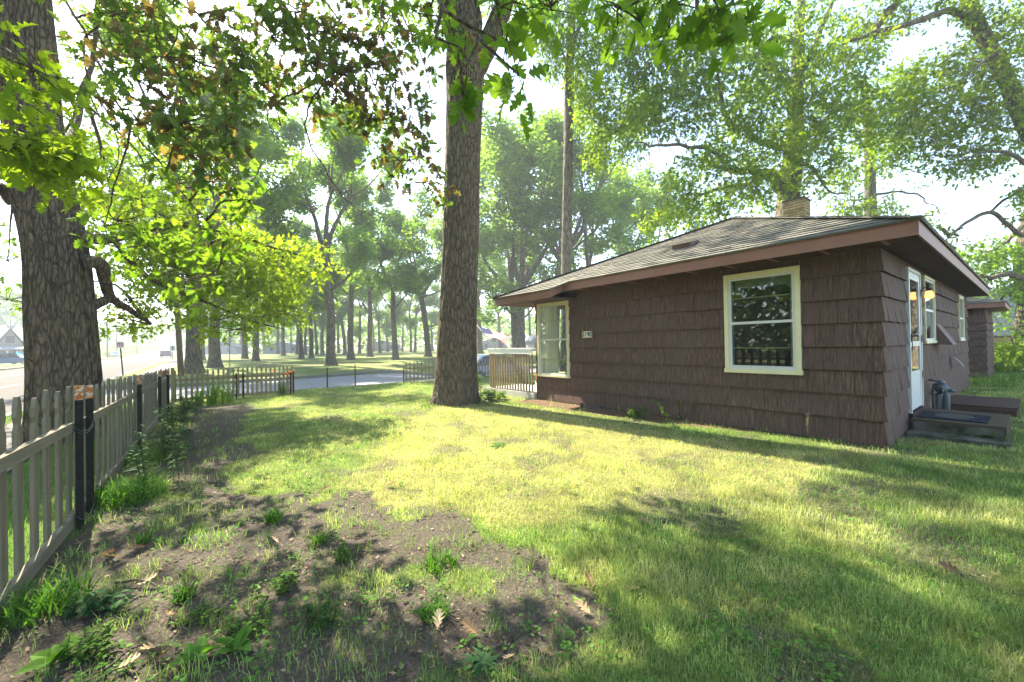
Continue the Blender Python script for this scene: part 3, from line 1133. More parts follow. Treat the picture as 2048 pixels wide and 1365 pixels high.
# ---- front porch and its rail
a = Acc()
a.box((WX - .12, WY2 + .02, -.1), (WX + 2.6, 10.15, .15))
tag(a.build('porch', M_porch), 'low pale concrete porch slab beyond the corner window', 'porch')
rail = thing('porch_railing', 'porch railing of slim pointed balusters under a wide white top board', 'railing', (WX - .05, 9.0, .15))
M_bal = m_wood('weathered_baluster', (.20, .155, .085), (.42, .34, .2), 'Z')
M_wht = m_paint('white_rail_paint', (.82, .80, .72), .5, .1)
a = Acc()
a.box((WX - .115, WY2 + .06, 1.165), (WX - .085, 10.02, 1.285))
a.box((WX - .125, WY2 + .06, 1.286), (WX + .03, 10.04, 1.32))
a.build('top_rail', M_wht, rail)
a = Acc()
a.box((WX - .06, WY2 + .06, .36), (WX - .02, 10.0, .44))
a.build('bottom_rail', M_bal, rail)
for y in np.linspace(WY2 + .10, 9.95, 17):
    a = Acc()
    a.prism([(WX - .10, y - .022, .17), (WX - .10, y + .022, .17), (WX - .10, y + .022, 1.11), (WX - .10, y, 1.155), (WX - .10, y - .022, 1.11)], (.038, 0, 0))
    a.build('baluster', M_bal, rail)
for y in (9.97,):
    a = Acc()
    a.box((WX - .055, y - .05, .151), (WX + .04, y + .045, 1.16))
    a.build('post', M_bal, rail)
a = Acc()
a.box((8.3, 9.2, .16), (8.7, 9.55, .55))
bx_o = thing('planter_box', 'small orange and black box standing on the porch behind the railing', 'box', (7.6, 8.3, .15))
a = Acc()
a.box((7.45, 8.15, .151), (7.75, 8.5, .42))
a.build('body', m_plain('black_plastic', (.03, .03, .03), .5), bx_o)
a = Acc()
a.box((7.44, 8.14, .421), (7.76, 8.51, .62))
a.box((7.43, 8.22, .28), (7.449, 8.42, .4))
a.build('lid', m_plain('orange_plastic', (.75, .25, .04), .5), bx_o)

# ---- flag on a slanted pole
flag = thing('flag', 'stars and stripes flag on a slanted white pole above the porch rail', 'flag', tuple(at(990, 697, 11.8)))
pb, pt = at(991, 699, 11.75), at(951, 647, 11.75)
a = Acc()
a.tube([pb, pt], .012, 8)
a.lathe([(.0, 0), (.02, .012), (.022, .025), (.0, .045)], pt, pt - pb, 10)
a.build('flag_pole', m_plain('white_pole', (.72, .7, .64), .4), flag, True)
NU, NV = 76, 53
top = np.array([at(x, y, 11.75 + dd) for x, y, dd in ((956, 654, 0), (975, 658, .12), (995, 666, -.05), (1019, 672, .12))])
bot = np.array([at(x, y, 11.75 + dd) for x, y, dd in ((978, 678, 0), (992, 670, .2), (1003, 683, -.12), (1019, 697, .1))])


def bez(c, t):
    t = t[:, None]
    return c[0] * (1 - t) ** 3 + 3 * c[1] * t * (1 - t) ** 2 + 3 * c[2] * t * t * (1 - t) + c[3] * t ** 3


uu = np.linspace(0, 1, NU)
Tp, Bt = bez(top, uu), bez(bot, uu)
vv = np.linspace(0, 1, NV)[:, None, None]
G = Tp[None] * (1 - vv) + Bt[None] * vv
fold = (.06 * np.sin(uu[None, :] * 9 + vv[:, :, 0] * 3) * uu[None, :])
G = G + Fw[None, None] * fold[..., None] + np.array([0, 0, -.05]) * (np.sin(vv * math.pi) * np.sin(uu * 7)[None, :, None] * .6)
stripe = (np.floor(vv[:, 0, 0] * 12.999).astype(int) % 2 == 0)
Cc = np.where(stripe[:, None, None], np.array([.50, .05, .06]), np.array([.84, .84, .82])) * np.ones((NV, NU, 3))
can = (vv[:, :, 0] < 7 / 13) & (uu[None, :] < .42)
Cc[np.broadcast_to(can, (NV, NU))] = (.045, .06, .16)
for r_ in range(9):
    for c_ in range(6 if r_ % 2 == 0 else 5):
        v_, u_ = (r_ + 1) * .054, ((c_ * 2 + 1 + (r_ % 2)) / 12) * .42
        Cc[int(round(v_ * (NV - 1))), int(round(u_ * (NU - 1)))] = (.8, .8, .8)
a = Acc()
i_, j_ = np.meshgrid(np.arange(NV - 1), np.arange(NU - 1), indexing='ij')
k_ = i_ * NU + j_
a.add(G.reshape(-1, 3), np.stack([k_, k_ + 1, k_ + NU + 1, k_ + NU], -1).reshape(-1, 4), col=Cc.reshape(-1, 3))
M_cloth = m_foliage('flag_cloth', .5, (1.1, 1.1, 1.1), .8, False, 1.0, .1)
a.build('cloth', M_cloth, flag, True)

# ---- gas meter
gm_ = thing('gas_meter', 'grey green gas meter with pipes and twin rounded tanks on the side wall', 'gas meter', (10.45, WY - .15, 0))
M_gas = m_paint('grey_green_meter_paint', (.10, .125, .12), .45, .3, 8, .1, .4)
X0 = 10.35
a = Acc()
Yp = WY - .085
a.tube([(X0, Yp, .0), (X0, Yp, .50), (X0, Yp - .01, .56)], .016, 10)
for zz in (.06, .11, .40, .46):
    a.lathe([(.027, 0), (.027, .035)], (X0, Yp, zz), n=6)
a.tube([(X0, WY - .03, .66), (X0, Yp - .02, .65), (X0, Yp - .08, .62), (X0, Yp - .14, .60)], .015, 8)
a.tube([(X0, Yp, .56), (X0 + .01, Yp - .06, .6)], .02, 8)
a.lathe([(.0, 0), (.04, .008), (.058, .02), (.058, .032), (.03, .06), (.0, .075)], (X0, Yp - .1, .60), (-.2, -.3, .9), 14)
a.build('pipe', M_gas, gm_, True)
for dy_ in (.155, .25):
    a = Acc()
    a.lathe([(.0, 0), (.025, .006), (.040, .03), (.045, .07), (.045, .27), (.040, .31), (.025, .335), (.012, .34), (.012, .37), (.0, .371)], (X0, WY - dy_, .10), n=18)
    a.build('tank', M_gas, gm_, True)
a = Acc()
a.lathe([(.0, -.05), (.07, -.045), (.088, -.02), (.088, -.006), (.095, -.005), (.095, .005), (.088, .006), (.08, .02), (.055, .035), (.028, .042), (.018, .07), (.0, .072)], (X0 - .02, WY - .2, .52), (-1, -.25, .1), 24)
a.tube([(X0 - .07, WY - .21, .52), (X0 - .08, WY - .21, .47), (X0 - .05, WY - .2, .43)], .018, 10)
a.tube([(X0, WY - .27, .50), (X0, WY - .32, .48), (X0 + .01, WY - .36, .475)], .022, 10)
a.lathe([(.03, 0), (.03, .04)], (X0, WY - .30, .485), (0, -1, -.1), 8)
a.build('regulator', M_gas, gm_, True)

# ---- concrete step, mat, timber platform
st_ = thing('concrete_step', 'mossy concrete step block below the side door', 'step', (8.9, .7, 0))
a = Acc()
a.box((8.35, .25, .02), (9.72, WY - .075, .225))
a.build('upper_slab', M_conc, st_)
M_moss = None
m = Mt('mossy_concrete')
nn_ = m.noise(m.co(), 4, 5, .65)
cc = m.mix(m.ramp(nn_, [(.35, 0.0), (.65, 1.0)]), (.035, .045, .016), (.17, .155, .125))
M_moss = m.end(m.bsdf(cc, .95, m.bump(m.noise(m.co(), 40, 4), .7, .02), .1))
a = Acc()
a.box((8.0, .22, -.05), (8.349, WY - .06, .06))
a.box((8.342, .27, .06), (8.3495, WY - .1, .19))
a.build('lower_ledge', M_moss, st_)
m = Mt('door_mat')
oc = m.n('TexCoord').outputs['Object']
nz = m.noise(oc, 22, 3)
cc = m.mix(m.ramp(nz, [(.45, 0.0), (.55, 1.0)]), (.006, .006, .009), (.022, .024, .036))
M_mat = m.end(m.bsdf(cc, .95, m.bump(nz, .8, .01), .1))
mt = thing('door_mat', 'worn dark blue door mat with an oval centre on the concrete step', 'mat', (8.85, .75, .227))
a = Acc()
a.box((8.52, .42, .227), (9.3, WY - .11, .239))
a.build('mat_border', M_mat, mt)
a = Acc()
tt = np.linspace(0, 2 * math.pi, 28, endpoint=False)
a.prism(np.stack([8.91 + .26 * np.cos(tt), .76 + .2 * np.sin(tt), np.full(28, .24)], -1), (0, 0, .003))
a.build('mat_centre', m_plain('mat_olive', (.05, .05, .03), .95), mt)
pl = thing('timber_platform', 'low dark timber platform lying on the grass past the gas meter', 'platform', (12.3, .7, 0))
M_tim = m_wood('dark_timber', (.05, .03, .02), (.14, .088, .06), 'Y', 25)
a = Acc()
for k in range(6):
    a.box((11.25 + k * .3, .2, .12), (11.54 + k * .3, 1.12, .16))
a.build('boards', M_tim, pl)
a = Acc()
a.box((11.2, .22, -.02), (11.28, 1.1, .119))
a.box((12.95, .22, -.02), (13.03, 1.1, .119))
a.box((11.281, .22, -.02), (12.949, .3, .119))
a.build('frame', M_tim, pl)

# ---- shed behind the house
shed = thing('shed', 'small brown shingled shed with hip roof behind the house', 'shed', (22, 1.5, 0))
a = Acc()
sx0, sy0 = 20.9, 1.02
shingle_wall(a, (sx0, sy0, 0), (0, 1, 0), (-1, 0, 0), 3.2, .05, 2.15, 8, [], rs, .15, .4)
shingle_wall(a, (sx0, sy0, 0), (1, 0, 0), (0, -1, 0), 3.6, .05, 2.15, 8, [], rs, .15, .4)
a.box((sx0 + .001, sy0 + .001, 0), (sx0 + 3.6, sy0 + 3.2, 2.35))
for kk in range(8):
    b0 = .05 + kk * 2.1 / 8
    a.hexa([(sx0 - .045, sy0 - .045, b0), (sx0, sy0 - .045, b0), (sx0, sy0 + .1, b0), (sx0 - .045, sy0 + .1, b0),
            (sx0 - .012, sy0 - .012, b0 + .2625), (sx0, sy0 - .012, b0 + .2625), (sx0, sy0 + .1, b0 + .2625), (sx0 - .012, sy0 + .1, b0 + .2625)])
a.build('wall', M_sh, shed)
a = Acc()
a.box((sx0 - .25, sy0 - .45, 2.36), (sx0 + 3.9, sy0 - .42, 2.52))
a.box((sx0 - .25, sy0 - .419, 2.36), (sx0 - .22, sy0 + 3.5, 2.52))
a.box((sx0 - .219, sy0 - .419, 2.365), (sx0 + 3.8, sy0 + 3.4, 2.38))
a.build('fascia', M_fascia, shed)
a = Acc()
pk = (sx0 + 1.8, sy0 + 1.6, 3.15)
courses(a, (sx0 - .27, sy0 - .47, 2.53), (sx0 + 3.9, sy0 - .47, 2.53), pk, pk, 14, rs)
courses(a, (sx0 - .27, sy0 + 3.6, 2.53), (sx0 - .27, sy0 - .47, 2.53), pk, pk, 14, rs)
a.build('roof', M_roof, shed)

# ------------------------------------------------------------------ foliage tools
def leaf_tpl(st, mid, fold=.12, curl=-.18):
    """stations (t, halfwidth, forward shift) -> verts and quads of one leaf, length 1 along +Y"""
    V, Q = [], []
    for t, w, f in st:
        z = curl * t * t
        if mid:
            V += [(-w, t + f, z + fold * w), (0, t, z), (w, t + f, z + fold * w)]
        else:
            V += [(-w, t + f, z), (w, t + f, z)]
    n = 3 if mid else 2
    for i in range(len(st) - 1):
        for k in range(n - 1):
            a = i * n + k
            Q.append((a, a + 1, a + n + 1, a + n))
    return np.array(V), np.array(Q)


OAK = leaf_tpl([(0, .012, 0), (.15, .012, 0), (.19, .08, 0), (.28, .27, .09), (.36, .13, .02), (.48, .42, .12), (.58, .15, .02),
                (.72, .36, .12), (.80, .14, .02), (.88, .19, .08), (1.06, .01, 0)], True, .22, -.28)
OAK1 = leaf_tpl([(0, .02, 0), (.2, .05, 0), (.36, .27, .08), (.46, .1, 0), (.68, .33, .08), (.78, .1, 0), (1.05, .02, 0)], False)
LANCE = leaf_tpl([(0, .03, 0), (.25, .11, 0), (.6, .09, 0), (1, .01, 0)], False, 0, -.35)
BROAD = leaf_tpl([(0, .03, 0), (.2, .2, 0), (.5, .27, 0), (.8, .16, 0), (1, .01, 0)], True, .25, -.3)
DIAM = (np.array([(0, 0, 0), (.30, .42, .04), (0, 1, -.1), (-.30, .5, .04)]), np.array([(0, 1, 2, 3)]))
TUFTQ = (np.array([(-.05, 0, 0), (.34, .25, .05), (.12, .55, 0), (.3, .95, -.1), (-.1, .75, 0), (-.38, .6, .1)]), np.array([(0, 1, 2, 5), (5, 2, 3, 4)]))


def nrm(v):
    return v / np.maximum(np.linalg.norm(v, axis=-1, keepdims=True), 1e-9)


def put_leaves(acc, tpl, pos, yd, nr, size, col):
    tv, tq = tpl
    n, k = len(pos), len(tv)
    if n == 0:
        return
    yd = nrm(yd)
    xd = nrm(np.cross(yd, nr))
    zd = np.cross(xd, yd)
    s = np.asarray(size)[:, None, None]
    V = pos[:, None] + s * (tv[None, :, 0:1] * xd[:, None] + tv[None, :, 1:2] * yd[:, None] + tv[None, :, 2:3] * zd[:, None])
    Q = (np.arange(n)[:, None, None] * k + tq[None]).reshape(-1, 4)
    acc.add(V.reshape(-1, 3), Q, col=np.repeat(col, k, 0))


def sticks(acc, A, B, ra, rb):
    """many thin three-sided twigs"""
    n = len(A)
    if n == 0:
        return
    d = nrm(B - A)
    ref = np.where(np.abs(d[:, 2:3]) < .9, np.array([[0, 0, 1.0]]), np.array([[1.0, 0, 0]]))
    x = nrm(np.cross(d, ref))
    y = np.cross(d, x)
    V = np.empty((n, 6, 3))
    for k in range(3):
        c, s = math.cos(k * 2.094), math.sin(k * 2.094)
        V[:, k] = A + (x * c + y * s) * np.asarray(ra)[..., None]
        V[:, 3 + k] = B + (x * c + y * s) * np.asarray(rb)[..., None]
    q = np.array([(0, 1, 4, 3), (1, 2, 5, 4), (2, 0, 3, 5)])
    acc.add(V.reshape(-1, 3), (np.arange(n)[:, None, None] * 6 + q).reshape(-1, 4))


# places of the lawn the photo shows in sun: branches there carry few leaves
LIT = [(gpoly([(890, 818), (1010, 805), (1160, 830), (1500, 900), (1780, 925), (1640, 985), (1400, 1005), (1180, 990), (1040, 985), (960, 935), (880, 900)]), .02),
       (gpoly([(590, 792), (700, 780), (900, 765), (1000, 770), (1075, 815), (880, 815), (770, 825), (690, 815), (600, 812)]), .03),
       (gpoly([(860, 900), (1000, 980), (1100, 1010), (1060, 1060), (900, 1040), (760, 985)]), .22),
       (gpoly([(1640, 1000), (1780, 1030), (2048, 1180), (2048, 1240), (1800, 1120), (1650, 1050)]), .15),
       (gpoly([(1700, 925), (1990, 925), (2048, 960), (1900, 950)]), .3),
       (gpoly([(385, 805), (490, 815), (480, 860), (430, 940), (385, 890)]), .06),
       (gpoly([(560, 1030), (720, 1040), (770, 1110), (700, 1200), (620, 1150)]), .3),
       (gpoly([(480, 960), (700, 965), (760, 1010), (520, 1010)]), .4),
       (gpoly([(1100, 1190), (1260, 1230), (1400, 1365), (1180, 1365)]), .4),
       (gpoly([(1180, 1000), (1420, 1012), (1640, 985), (1660, 1010), (1420, 1060), (1150, 1050)]), .55)]
SKY = [([(962, 100), (1046, 110), (1125, 175), (1127, 290), (1060, 250), (965, 262)], .0),
       ([(880, 150), (900, 150), (892, 240), (870, 200)], .1),
       ([(500, 200), (640, 235), (770, 270), (745, 310), (560, 300), (480, 330)], .05),
       ([(380, 0), (420, 0), (400, 90), (330, 60)], .5),
       ([(1790, 330), (1850, 345), (1960, 360), (2048, 300), (2048, 355), (1995, 440), (2048, 480), (1930, 470), (1870, 440), (1800, 420)], .06),
       ([(1235, 330), (1300, 340), (1340, 390), (1300, 420), (1240, 400)], .05),
       ([(1840, 40), (1940, 40), (1930, 90), (1860, 105), (1835, 130), (1810, 90)], .15),
       ([(1670, 260), (1760, 300), (1770, 380), (1700, 330)], .4)]


def keep_mask(P, rs, lit=True, sky=True):
    pr = np.ones(len(P))
    if lit:
        t = P[:, 2] / 1.05
        hx, hy = P[:, 0] + SUN[0] * t, P[:, 1] + SUN[1] * t
        for poly, k in LIT:
            pr[pip(hx, hy, poly)] *= k
    if sky:
        x, y, d = proj(P)
        for poly, k in SKY:
            m = pip(x, y, poly) & (d > .5)
            pr[m] *= k
    return rs.uniform(0, 1, len(P)) < pr


def sprays(leaf, wood, C, D, ls, tpl, per, cols, rs, spread=1.0, droop=.35, twig=.004, jitter=.25):
    """leafy twigs: C centres, D directions, per leaves each; cols = (colour a, colour b, tint noise)"""
    n = len(C)
    if n == 0:
        return
    L = ls * 2.6 * spread
    D = nrm(D + np.array([0, 0, -droop]))
    if wood is not None:
        sticks(wood, C - D * L * .6, C + D * L * .9, np.full(n, twig), np.full(n, twig * .5))
    t = rs.uniform(-.25, 1.0, (n, per))
    P = C[:, None] + D[:, None] * (t[..., None] * L) + rs.normal(0, .12 * L, (n, per, 3))
    yd = nrm(D[:, None] * rs.uniform(.2, 1.0, (n, per, 1)) + rs.normal(0, .75, (n, per, 3)) + np.array([0, 0, -.15]))
    nn = nrm(np.array([0, 0, 1.0]) + rs.normal(0, .72, (n, per, 3)))
    a, b = np.asarray(cols[0]), np.asarray(cols[1])
    cl = rs.uniform(0, 1, (n, 1, 1)) * .6 + rs.uniform(0, 1, (n, per, 1)) * .4
    c = a + (b - a) * cl
    if len(cols) > 2:
        br = rs.uniform(0, 1, (n, 1, 1)) + rs.normal(0, .15, (n, per, 1)) < cols[3]
        c = np.where(br, np.asarray(cols[2]) * rs.uniform(.6, 1.3, (n, per, 1)), c)
    s = ls * rs.uniform(.65, 1.25, (n, per))
    put_leaves(leaf, tpl, P.reshape(-1, 3), yd.reshape(-1, 3), nn.reshape(-1, 3), s.reshape(-1), c.reshape(-1, 3))


def wob(pts, n, amp, rs):
    """smooth a polyline of control points (Catmull-Rom) and add a slight wobble"""
    pts = np.asarray(pts, float)
    P = np.vstack([2 * pts[0] - pts[1], pts, 2 * pts[-1] - pts[-2]])
    out = []
    for i in range(1, len(P) - 2):
        for t in np.linspace(0, 1, n, endpoint=False):
            a, b, c, d = P[i - 1], P[i], P[i + 1], P[i + 2]
            out.append(.5 * (2 * b + (c - a) * t + (2 * a - 5 * b + 4 * c - d) * t * t + (3 * b - a - 3 * c + d) * t ** 3))
    out.append(pts[-1])
    out = np.array(out)
    w = rs.normal(0, amp, out.shape)
    w[0] = 0
    w = (w + np.roll(w, 1, 0)) / 2
    w[0] = w[-1] = 0
    return out + w


def limb(wood, ctrl, r, rs, n=5, amp=.02, sides=9):
    """ctrl: list of world points; r: radii at the control points"""
    p = wob(ctrl, n, amp, rs)
    rr = np.interp(np.linspace(0, 1, len(p)), np.linspace(0, 1, len(r)), r)
    wood.tube(p, rr, sides)
    return p


def pxl(pts):
    return [at(*q) for q in pts]


def blob(leaf, wood, nodes, px, py, rx, ry, d, rd, n, ls, tpl, cols, rs, per=8, lit=True, sky=True, link=True, droop=.35, spread=1.0):
    """a clump of leafy twigs round the photo point at distance d, tied to the nearest limb"""
    c = at(px, py, d)
    rxw, ryw = rx * d / FP, ry * d / FP
    u = rs.normal(0, 1, (n, 3))
    u = nrm(u) * rs.uniform(0, 1, (n, 1)) ** (1 / 2.4)
    P = c + Rt * u[:, :1] * rxw + Up * u[:, 1:2] * ryw + Fw * u[:, 2:3] * rd
    k = keep_mask(P, rs, lit, sky)
    P = P[k]
    if len(P) == 0:
        return
    D = nrm(P - c) + rs.normal(0, .6, P.shape)
    sprays(leaf, wood, P, D, ls, tpl, per, cols, rs, spread, droop)
    if link and nodes is not None and len(nodes):
        j = np.argmin(np.linalg.norm(nodes - c, axis=1))
        b = nodes[j]
        dist = np.linalg.norm(c - b)
        if dist > .15:
            mid = (b + c) / 2 + rs.normal(0, .12 * dist, 3) + np.array([0, 0, .08 * dist])
            w = wob([b, mid, c], 5, .01, rs)
            wood.tube(w, np.linspace(.012 + .006 * dist, .006, len(w)), 5)
        m_ = min(len(P), 10)
        for q in range(m_):
            e = P[q]
            mid = (c + e) / 2 + rs.normal(0, .06, 3) * rxw
            wood.tube(np.array([c, mid, e]), [.008, .006, .004], 4, cap=False)


WARM = ((.085, .150, .016), (.195, .285, .034))
GREEN = ((.055, .125, .018), (.140, .235, .036))
LIME = ((.095, .175, .014), (.200, .290, .030))
BRONZE = ((.055, .110, .032), (.120, .185, .050), (.115, .090, .055), .34)
COOL = ((.080, .165, .033), (.205, .325, .072))
LIT_BOUGH = ((.135, .225, .018), (.265, .365, .040))  # lower bough's sunlit brightness put into its leaf colour

M_leaf = m_foliage('oak_leaf', .6, (1.6, 1.6, .5), .65, True, 1.0, .06)
M_leaf_far = m_foliage('park_leaf', .58, (1.5, 1.5, .6), .7, True, 1.0, .04)
M_weed = m_foliage('weed_leaf', .4, (1.25, 1.35, .4), .65, True, 1.0, .06)
M_bark = m_bark('oak_bark', (.15, .113, .070), (.27, .21, .138), 17, .21, .8, .035)
M_bark2 = m_bark('park_bark', (.20, .165, .115), (.33, .275, .195), 11, .15, .7, .05)
M_twig = m_plain('twig_bark', (.085, .062, .045), .85, .1)

# ------------------------------------------------------------------ picket fences
M_grey = m_wood('weathered_grey_picket', (.105, .092, .060), (.245, .215, .145), 'Z', 26)
M_greyr = m_wood('weathered_grey_rail', (.12, .105, .07), (.27, .235, .165), 'Y', 26)
M_tan = m_wood('weathered_tan_picket', (.20, .165, .09), (.42, .35, .2), 'Z', 26)
M_tanr = m_wood('weathered_tan_rail', (.18, .15, .085), (.36, .3, .18), 'X', 26)
M_post = m_paint('dark_green_steel', (.012, .013, .008), .85, .3, 12)
m = Mt('rusty_white_paint')
nr_ = m.noise(m.co(), 28, 5, .65)
M_rust = m.end(m.bsdf(m.mix(m.ramp(nr_, [(.46, 0.0), (.62, 1.0)]), (.30, .10, .02), (.50, .44, .32)), .8, m.bump(nr_, .5, .006), .15))


def fx_(y):
    return -.80 + .035 * (y - 4)


def ftop(y):
    return 1.165 - .0208 * (y - 3.3)


def picket(x, y, z0, z1, w, th, gothic, rs, along='y'):
    a = Acc()
    h = w / 2
    if gothic:
        o = [(-h, z0), (h, z0), (h, z1 - .205), (h * .6, z1 - .185), (h * .55, z1 - .16), (h * .98, z1 - .12), (h * .85, z1 - .06), (h * .3, z1), (-h * .3, z1), (-h * .85, z1 - .06), (-h * .98, z1 - .12), (-h * .55, z1 - .16), (-h * .6, z1 - .185), (-h, z1 - .205)]
    else:
        o = [(-h, z0), (h, z0), (h, z1 - .05), (0, z1), (-h, z1 - .05)]
    tl = rs.normal(0, .006)
    if along == 'y':
        a.prism([(x + (q - z0) * 0 + tl * q * .5, y + p + tl * q, q) for p, q in o], (-th, 0, 0))
    else:
        a.prism([(x + p + tl * q, y, q) for p, q in o], (0, th, 0))
    return a


def tpost(x, y, z1, parent, top=True, r=.024):
    a = Acc()
    zz = z1 - (.115 if top else 0)
    a.box((x - r, y - .004, -.25), (x + r, y + .004, zz))
    a.box((x - .004, y + .0045, -.25), (x + .004, y + .036, zz))
    k = .12
    while k < zz - .03:
        a.box((x - .006, y - .012, k), (x + .006, y - .0045, k + .018))
        k += .055
    o = a.build('post', M_post, parent)
    if top:
        b = Acc()
        b.box((x - r, y - .004, zz + .001), (x + r, y + .004, z1))
        b.box((x - .004, y + .0045, zz + .001), (x + .004, y + .036, z1))
        b.build('post_top', M_rust, o)
    return o


rs = np.random.default_rng(33)
lf = thing('picket_fence', 'long weathered grey picket fence running along the sidewalk past the big left trunk', 'fence', (fx_(8), 8, 0))
y = 2.33
k = 0
while y < 13.55:
    picket(fx_(y) - .035, y, .06 + rs.normal(0, .012), ftop(y) + rs.normal(0, .018), .108, .02, (y < 4.7) or rs.uniform() < .3, rs).build('picket', M_grey, lf)
    y += .25 + rs.normal(0, .008)
for zt, hh in ((.785, .076), (.035, .088)):
    ye = np.array([2.0, 4.72, 7.7, 10.3, 13.55])
    for y0, y1 in zip(ye[:-1], ye[1:]):
        dz = -.006 * (y0 - 3) if zt > .5 else 0
        a = Acc()
        a.hexa([(fx_(y0) - .034, y0 + .01, zt + dz), (fx_(y0) + .006, y0 + .01, zt + dz), (fx_(y1) + .006, y1 - .01, zt + dz - .008), (fx_(y1) - .034, y1 - .01, zt + dz - .008),
                (fx_(y0) - .034, y0 + .01, zt + dz + hh), (fx_(y0) + .006, y0 + .01, zt + dz + hh), (fx_(y1) + .006, y1 - .01, zt + dz + hh - .008), (fx_(y1) - .034, y1 - .01, zt + dz + hh - .008)])
        a.build('rail', M_greyr, lf)
for y, z1 in ((4.72, 1.15), (5.05, 1.13), (7.85, 1.06), (10.4, 1.03), (12.0, .99)):
    tpost(fx_(y) + .04, y, z1, lf)
a = Acc()
for zz in (.78, .80, .10):
    tt = np.linspace(0, 2 * math.pi, 24)
    a.tube(np.stack([fx_(4.88) + .035 + .045 * np.sin(tt), 4.885 + .2 * np.cos(tt), zz + .02 * np.sin(tt * 2)], -1), .004, 5)
a.build('tie_wire', M_black, lf)


def ffy(x):
    return 14.06 + .09 * x


ff = thing('picket_fence', 'short tan picket fence with pointed tops facing the side street, lilies in front', 'fence', (1, 14.1, 0))
x = -.42
while x < 2.4:
    picket(x, ffy(x), .05, .90 + rs.normal(0, .012), .058, .018, True, rs, 'x').build('picket', M_tan, ff)
    x += .117
for zt in (.60, .08):
    a = Acc()
    a.hexa([(-.45, ffy(-.45) - .03, zt), (2.42, ffy(2.42) - .03, zt), (2.42, ffy(2.42) - .001, zt), (-.45, ffy(-.45) - .001, zt),
            (-.45, ffy(-.45) - .03, zt + .06), (2.42, ffy(2.42) - .03, zt + .06), (2.42, ffy(2.42) - .001, zt + .06), (-.45, ffy(-.45) - .001, zt + .06)])
    a.build('rail', M_tanr, ff)
for x in (.93, 1.10, 2.33):
    tpost(x, ffy(x) - .075, .74, ff, False, .018)
a = Acc()
a.box((-.5, 13.98, -.1), (-.43, 14.04, .96))
a.build('corner_post', M_tan, ff)

fr = thing('picket_fence', 'brown picket fence by the side street behind the thick centre trunk', 'fence', (9, 15.2, 0))
x = 6.52
while x < 12.6:
    picket(x, 15.13 + .07 * (x - 6.5), .05, .80 + rs.normal(0, .01), .06, .018, True, rs, 'x').build('picket', M_tan, fr)
    x += .17
for zt in (.52, .10):
    a = Acc()
    g = lambda x_: 15.13 + .07 * (x_ - 6.5)
    a.hexa([(6.45, g(6.45) - .035, zt), (12.6, g(12.6) - .035, zt), (12.6, g(12.6) - .001, zt), (6.45, g(6.45) - .001, zt),
            (6.45, g(6.45) - .035, zt + .06), (12.6, g(12.6) - .035, zt + .06), (12.6, g(12.6) - .001, zt + .06), (6.45, g(6.45) - .001, zt + .06)])
    a.build('rail', M_tanr, fr)
for q, (bx_, by_, ty_) in enumerate(((588, 789, 738), (655, 776, 733), (711, 771, 729), (808, 767, 730))):
    b = gnd(bx_, by_)
    d = (b - EYE) @ Fw
    z1 = CH + (690 - .0175 * (bx_ - 1024) - ty_) * d / FP
    lab = ['thin dark metal stake at the lily end of the tan picket fence', 'thin dark metal stake alone in the fence gap, left one of the middle pair',
           'thin dark metal stake alone in the fence gap, right one of the middle pair', 'thin dark metal stake at the start of the brown picket fence'][q]
    s_ = thing('metal_stake', lab, 'stake', tuple(b), 'metal stakes across the fence gap')
    a = Acc()
    a.bar(b - (0, 0, .2), (b[0], b[1], z1 - .07), .035, .02, (0, 1, 0))
    a.build('stake', M_post, s_)
    a = Acc()
    a.bar((b[0], b[1], z1 - .069), (b[0], b[1], z1), .035, .02, (0, 1, 0))
    a.build('stake_tip', m_plain('pale_tip', (.5, .45, .35), .7), s_)

# ------------------------------------------------------------------ plants
def sword_clump(acc, b, n, h, rs, w=.028, spread=.12):
    for _ in range(n):
        an = rs.uniform(0, 6.28)
        o = b + np.array([math.cos(an), math.sin(an), 0]) * rs.uniform(0, spread)
        la = rs.uniform(0, 6.28)
        le = rs.uniform(.05, .45)
        hh = h * rs.uniform(.6, 1.05)
        tt = np.linspace(0, 1, 7)
        bend = rs.uniform(0, 1) ** 3
        px_ = o + np.stack([np.cos(la) * le * hh * tt ** 2, np.sin(la) * le * hh * tt ** 2, hh * (tt - bend * .5 * tt ** 3)], -1)
        sd = np.array([math.sin(an), -math.cos(an), 0])
        ww = w * (1 - tt ** 2.2)[:, None] * .5 + .001
        V = np.stack([px_ - sd * ww, px_ + sd * ww], 1).reshape(-1, 3)
        q = [(i * 2, i * 2 + 1, i * 2 + 3, i * 2 + 2) for i in range(6)]
        c = np.array([.07, .15, .02]) + rs.uniform(0, 1) * np.array([.09, .10, .02])
        acc.add(V, q, col=c)


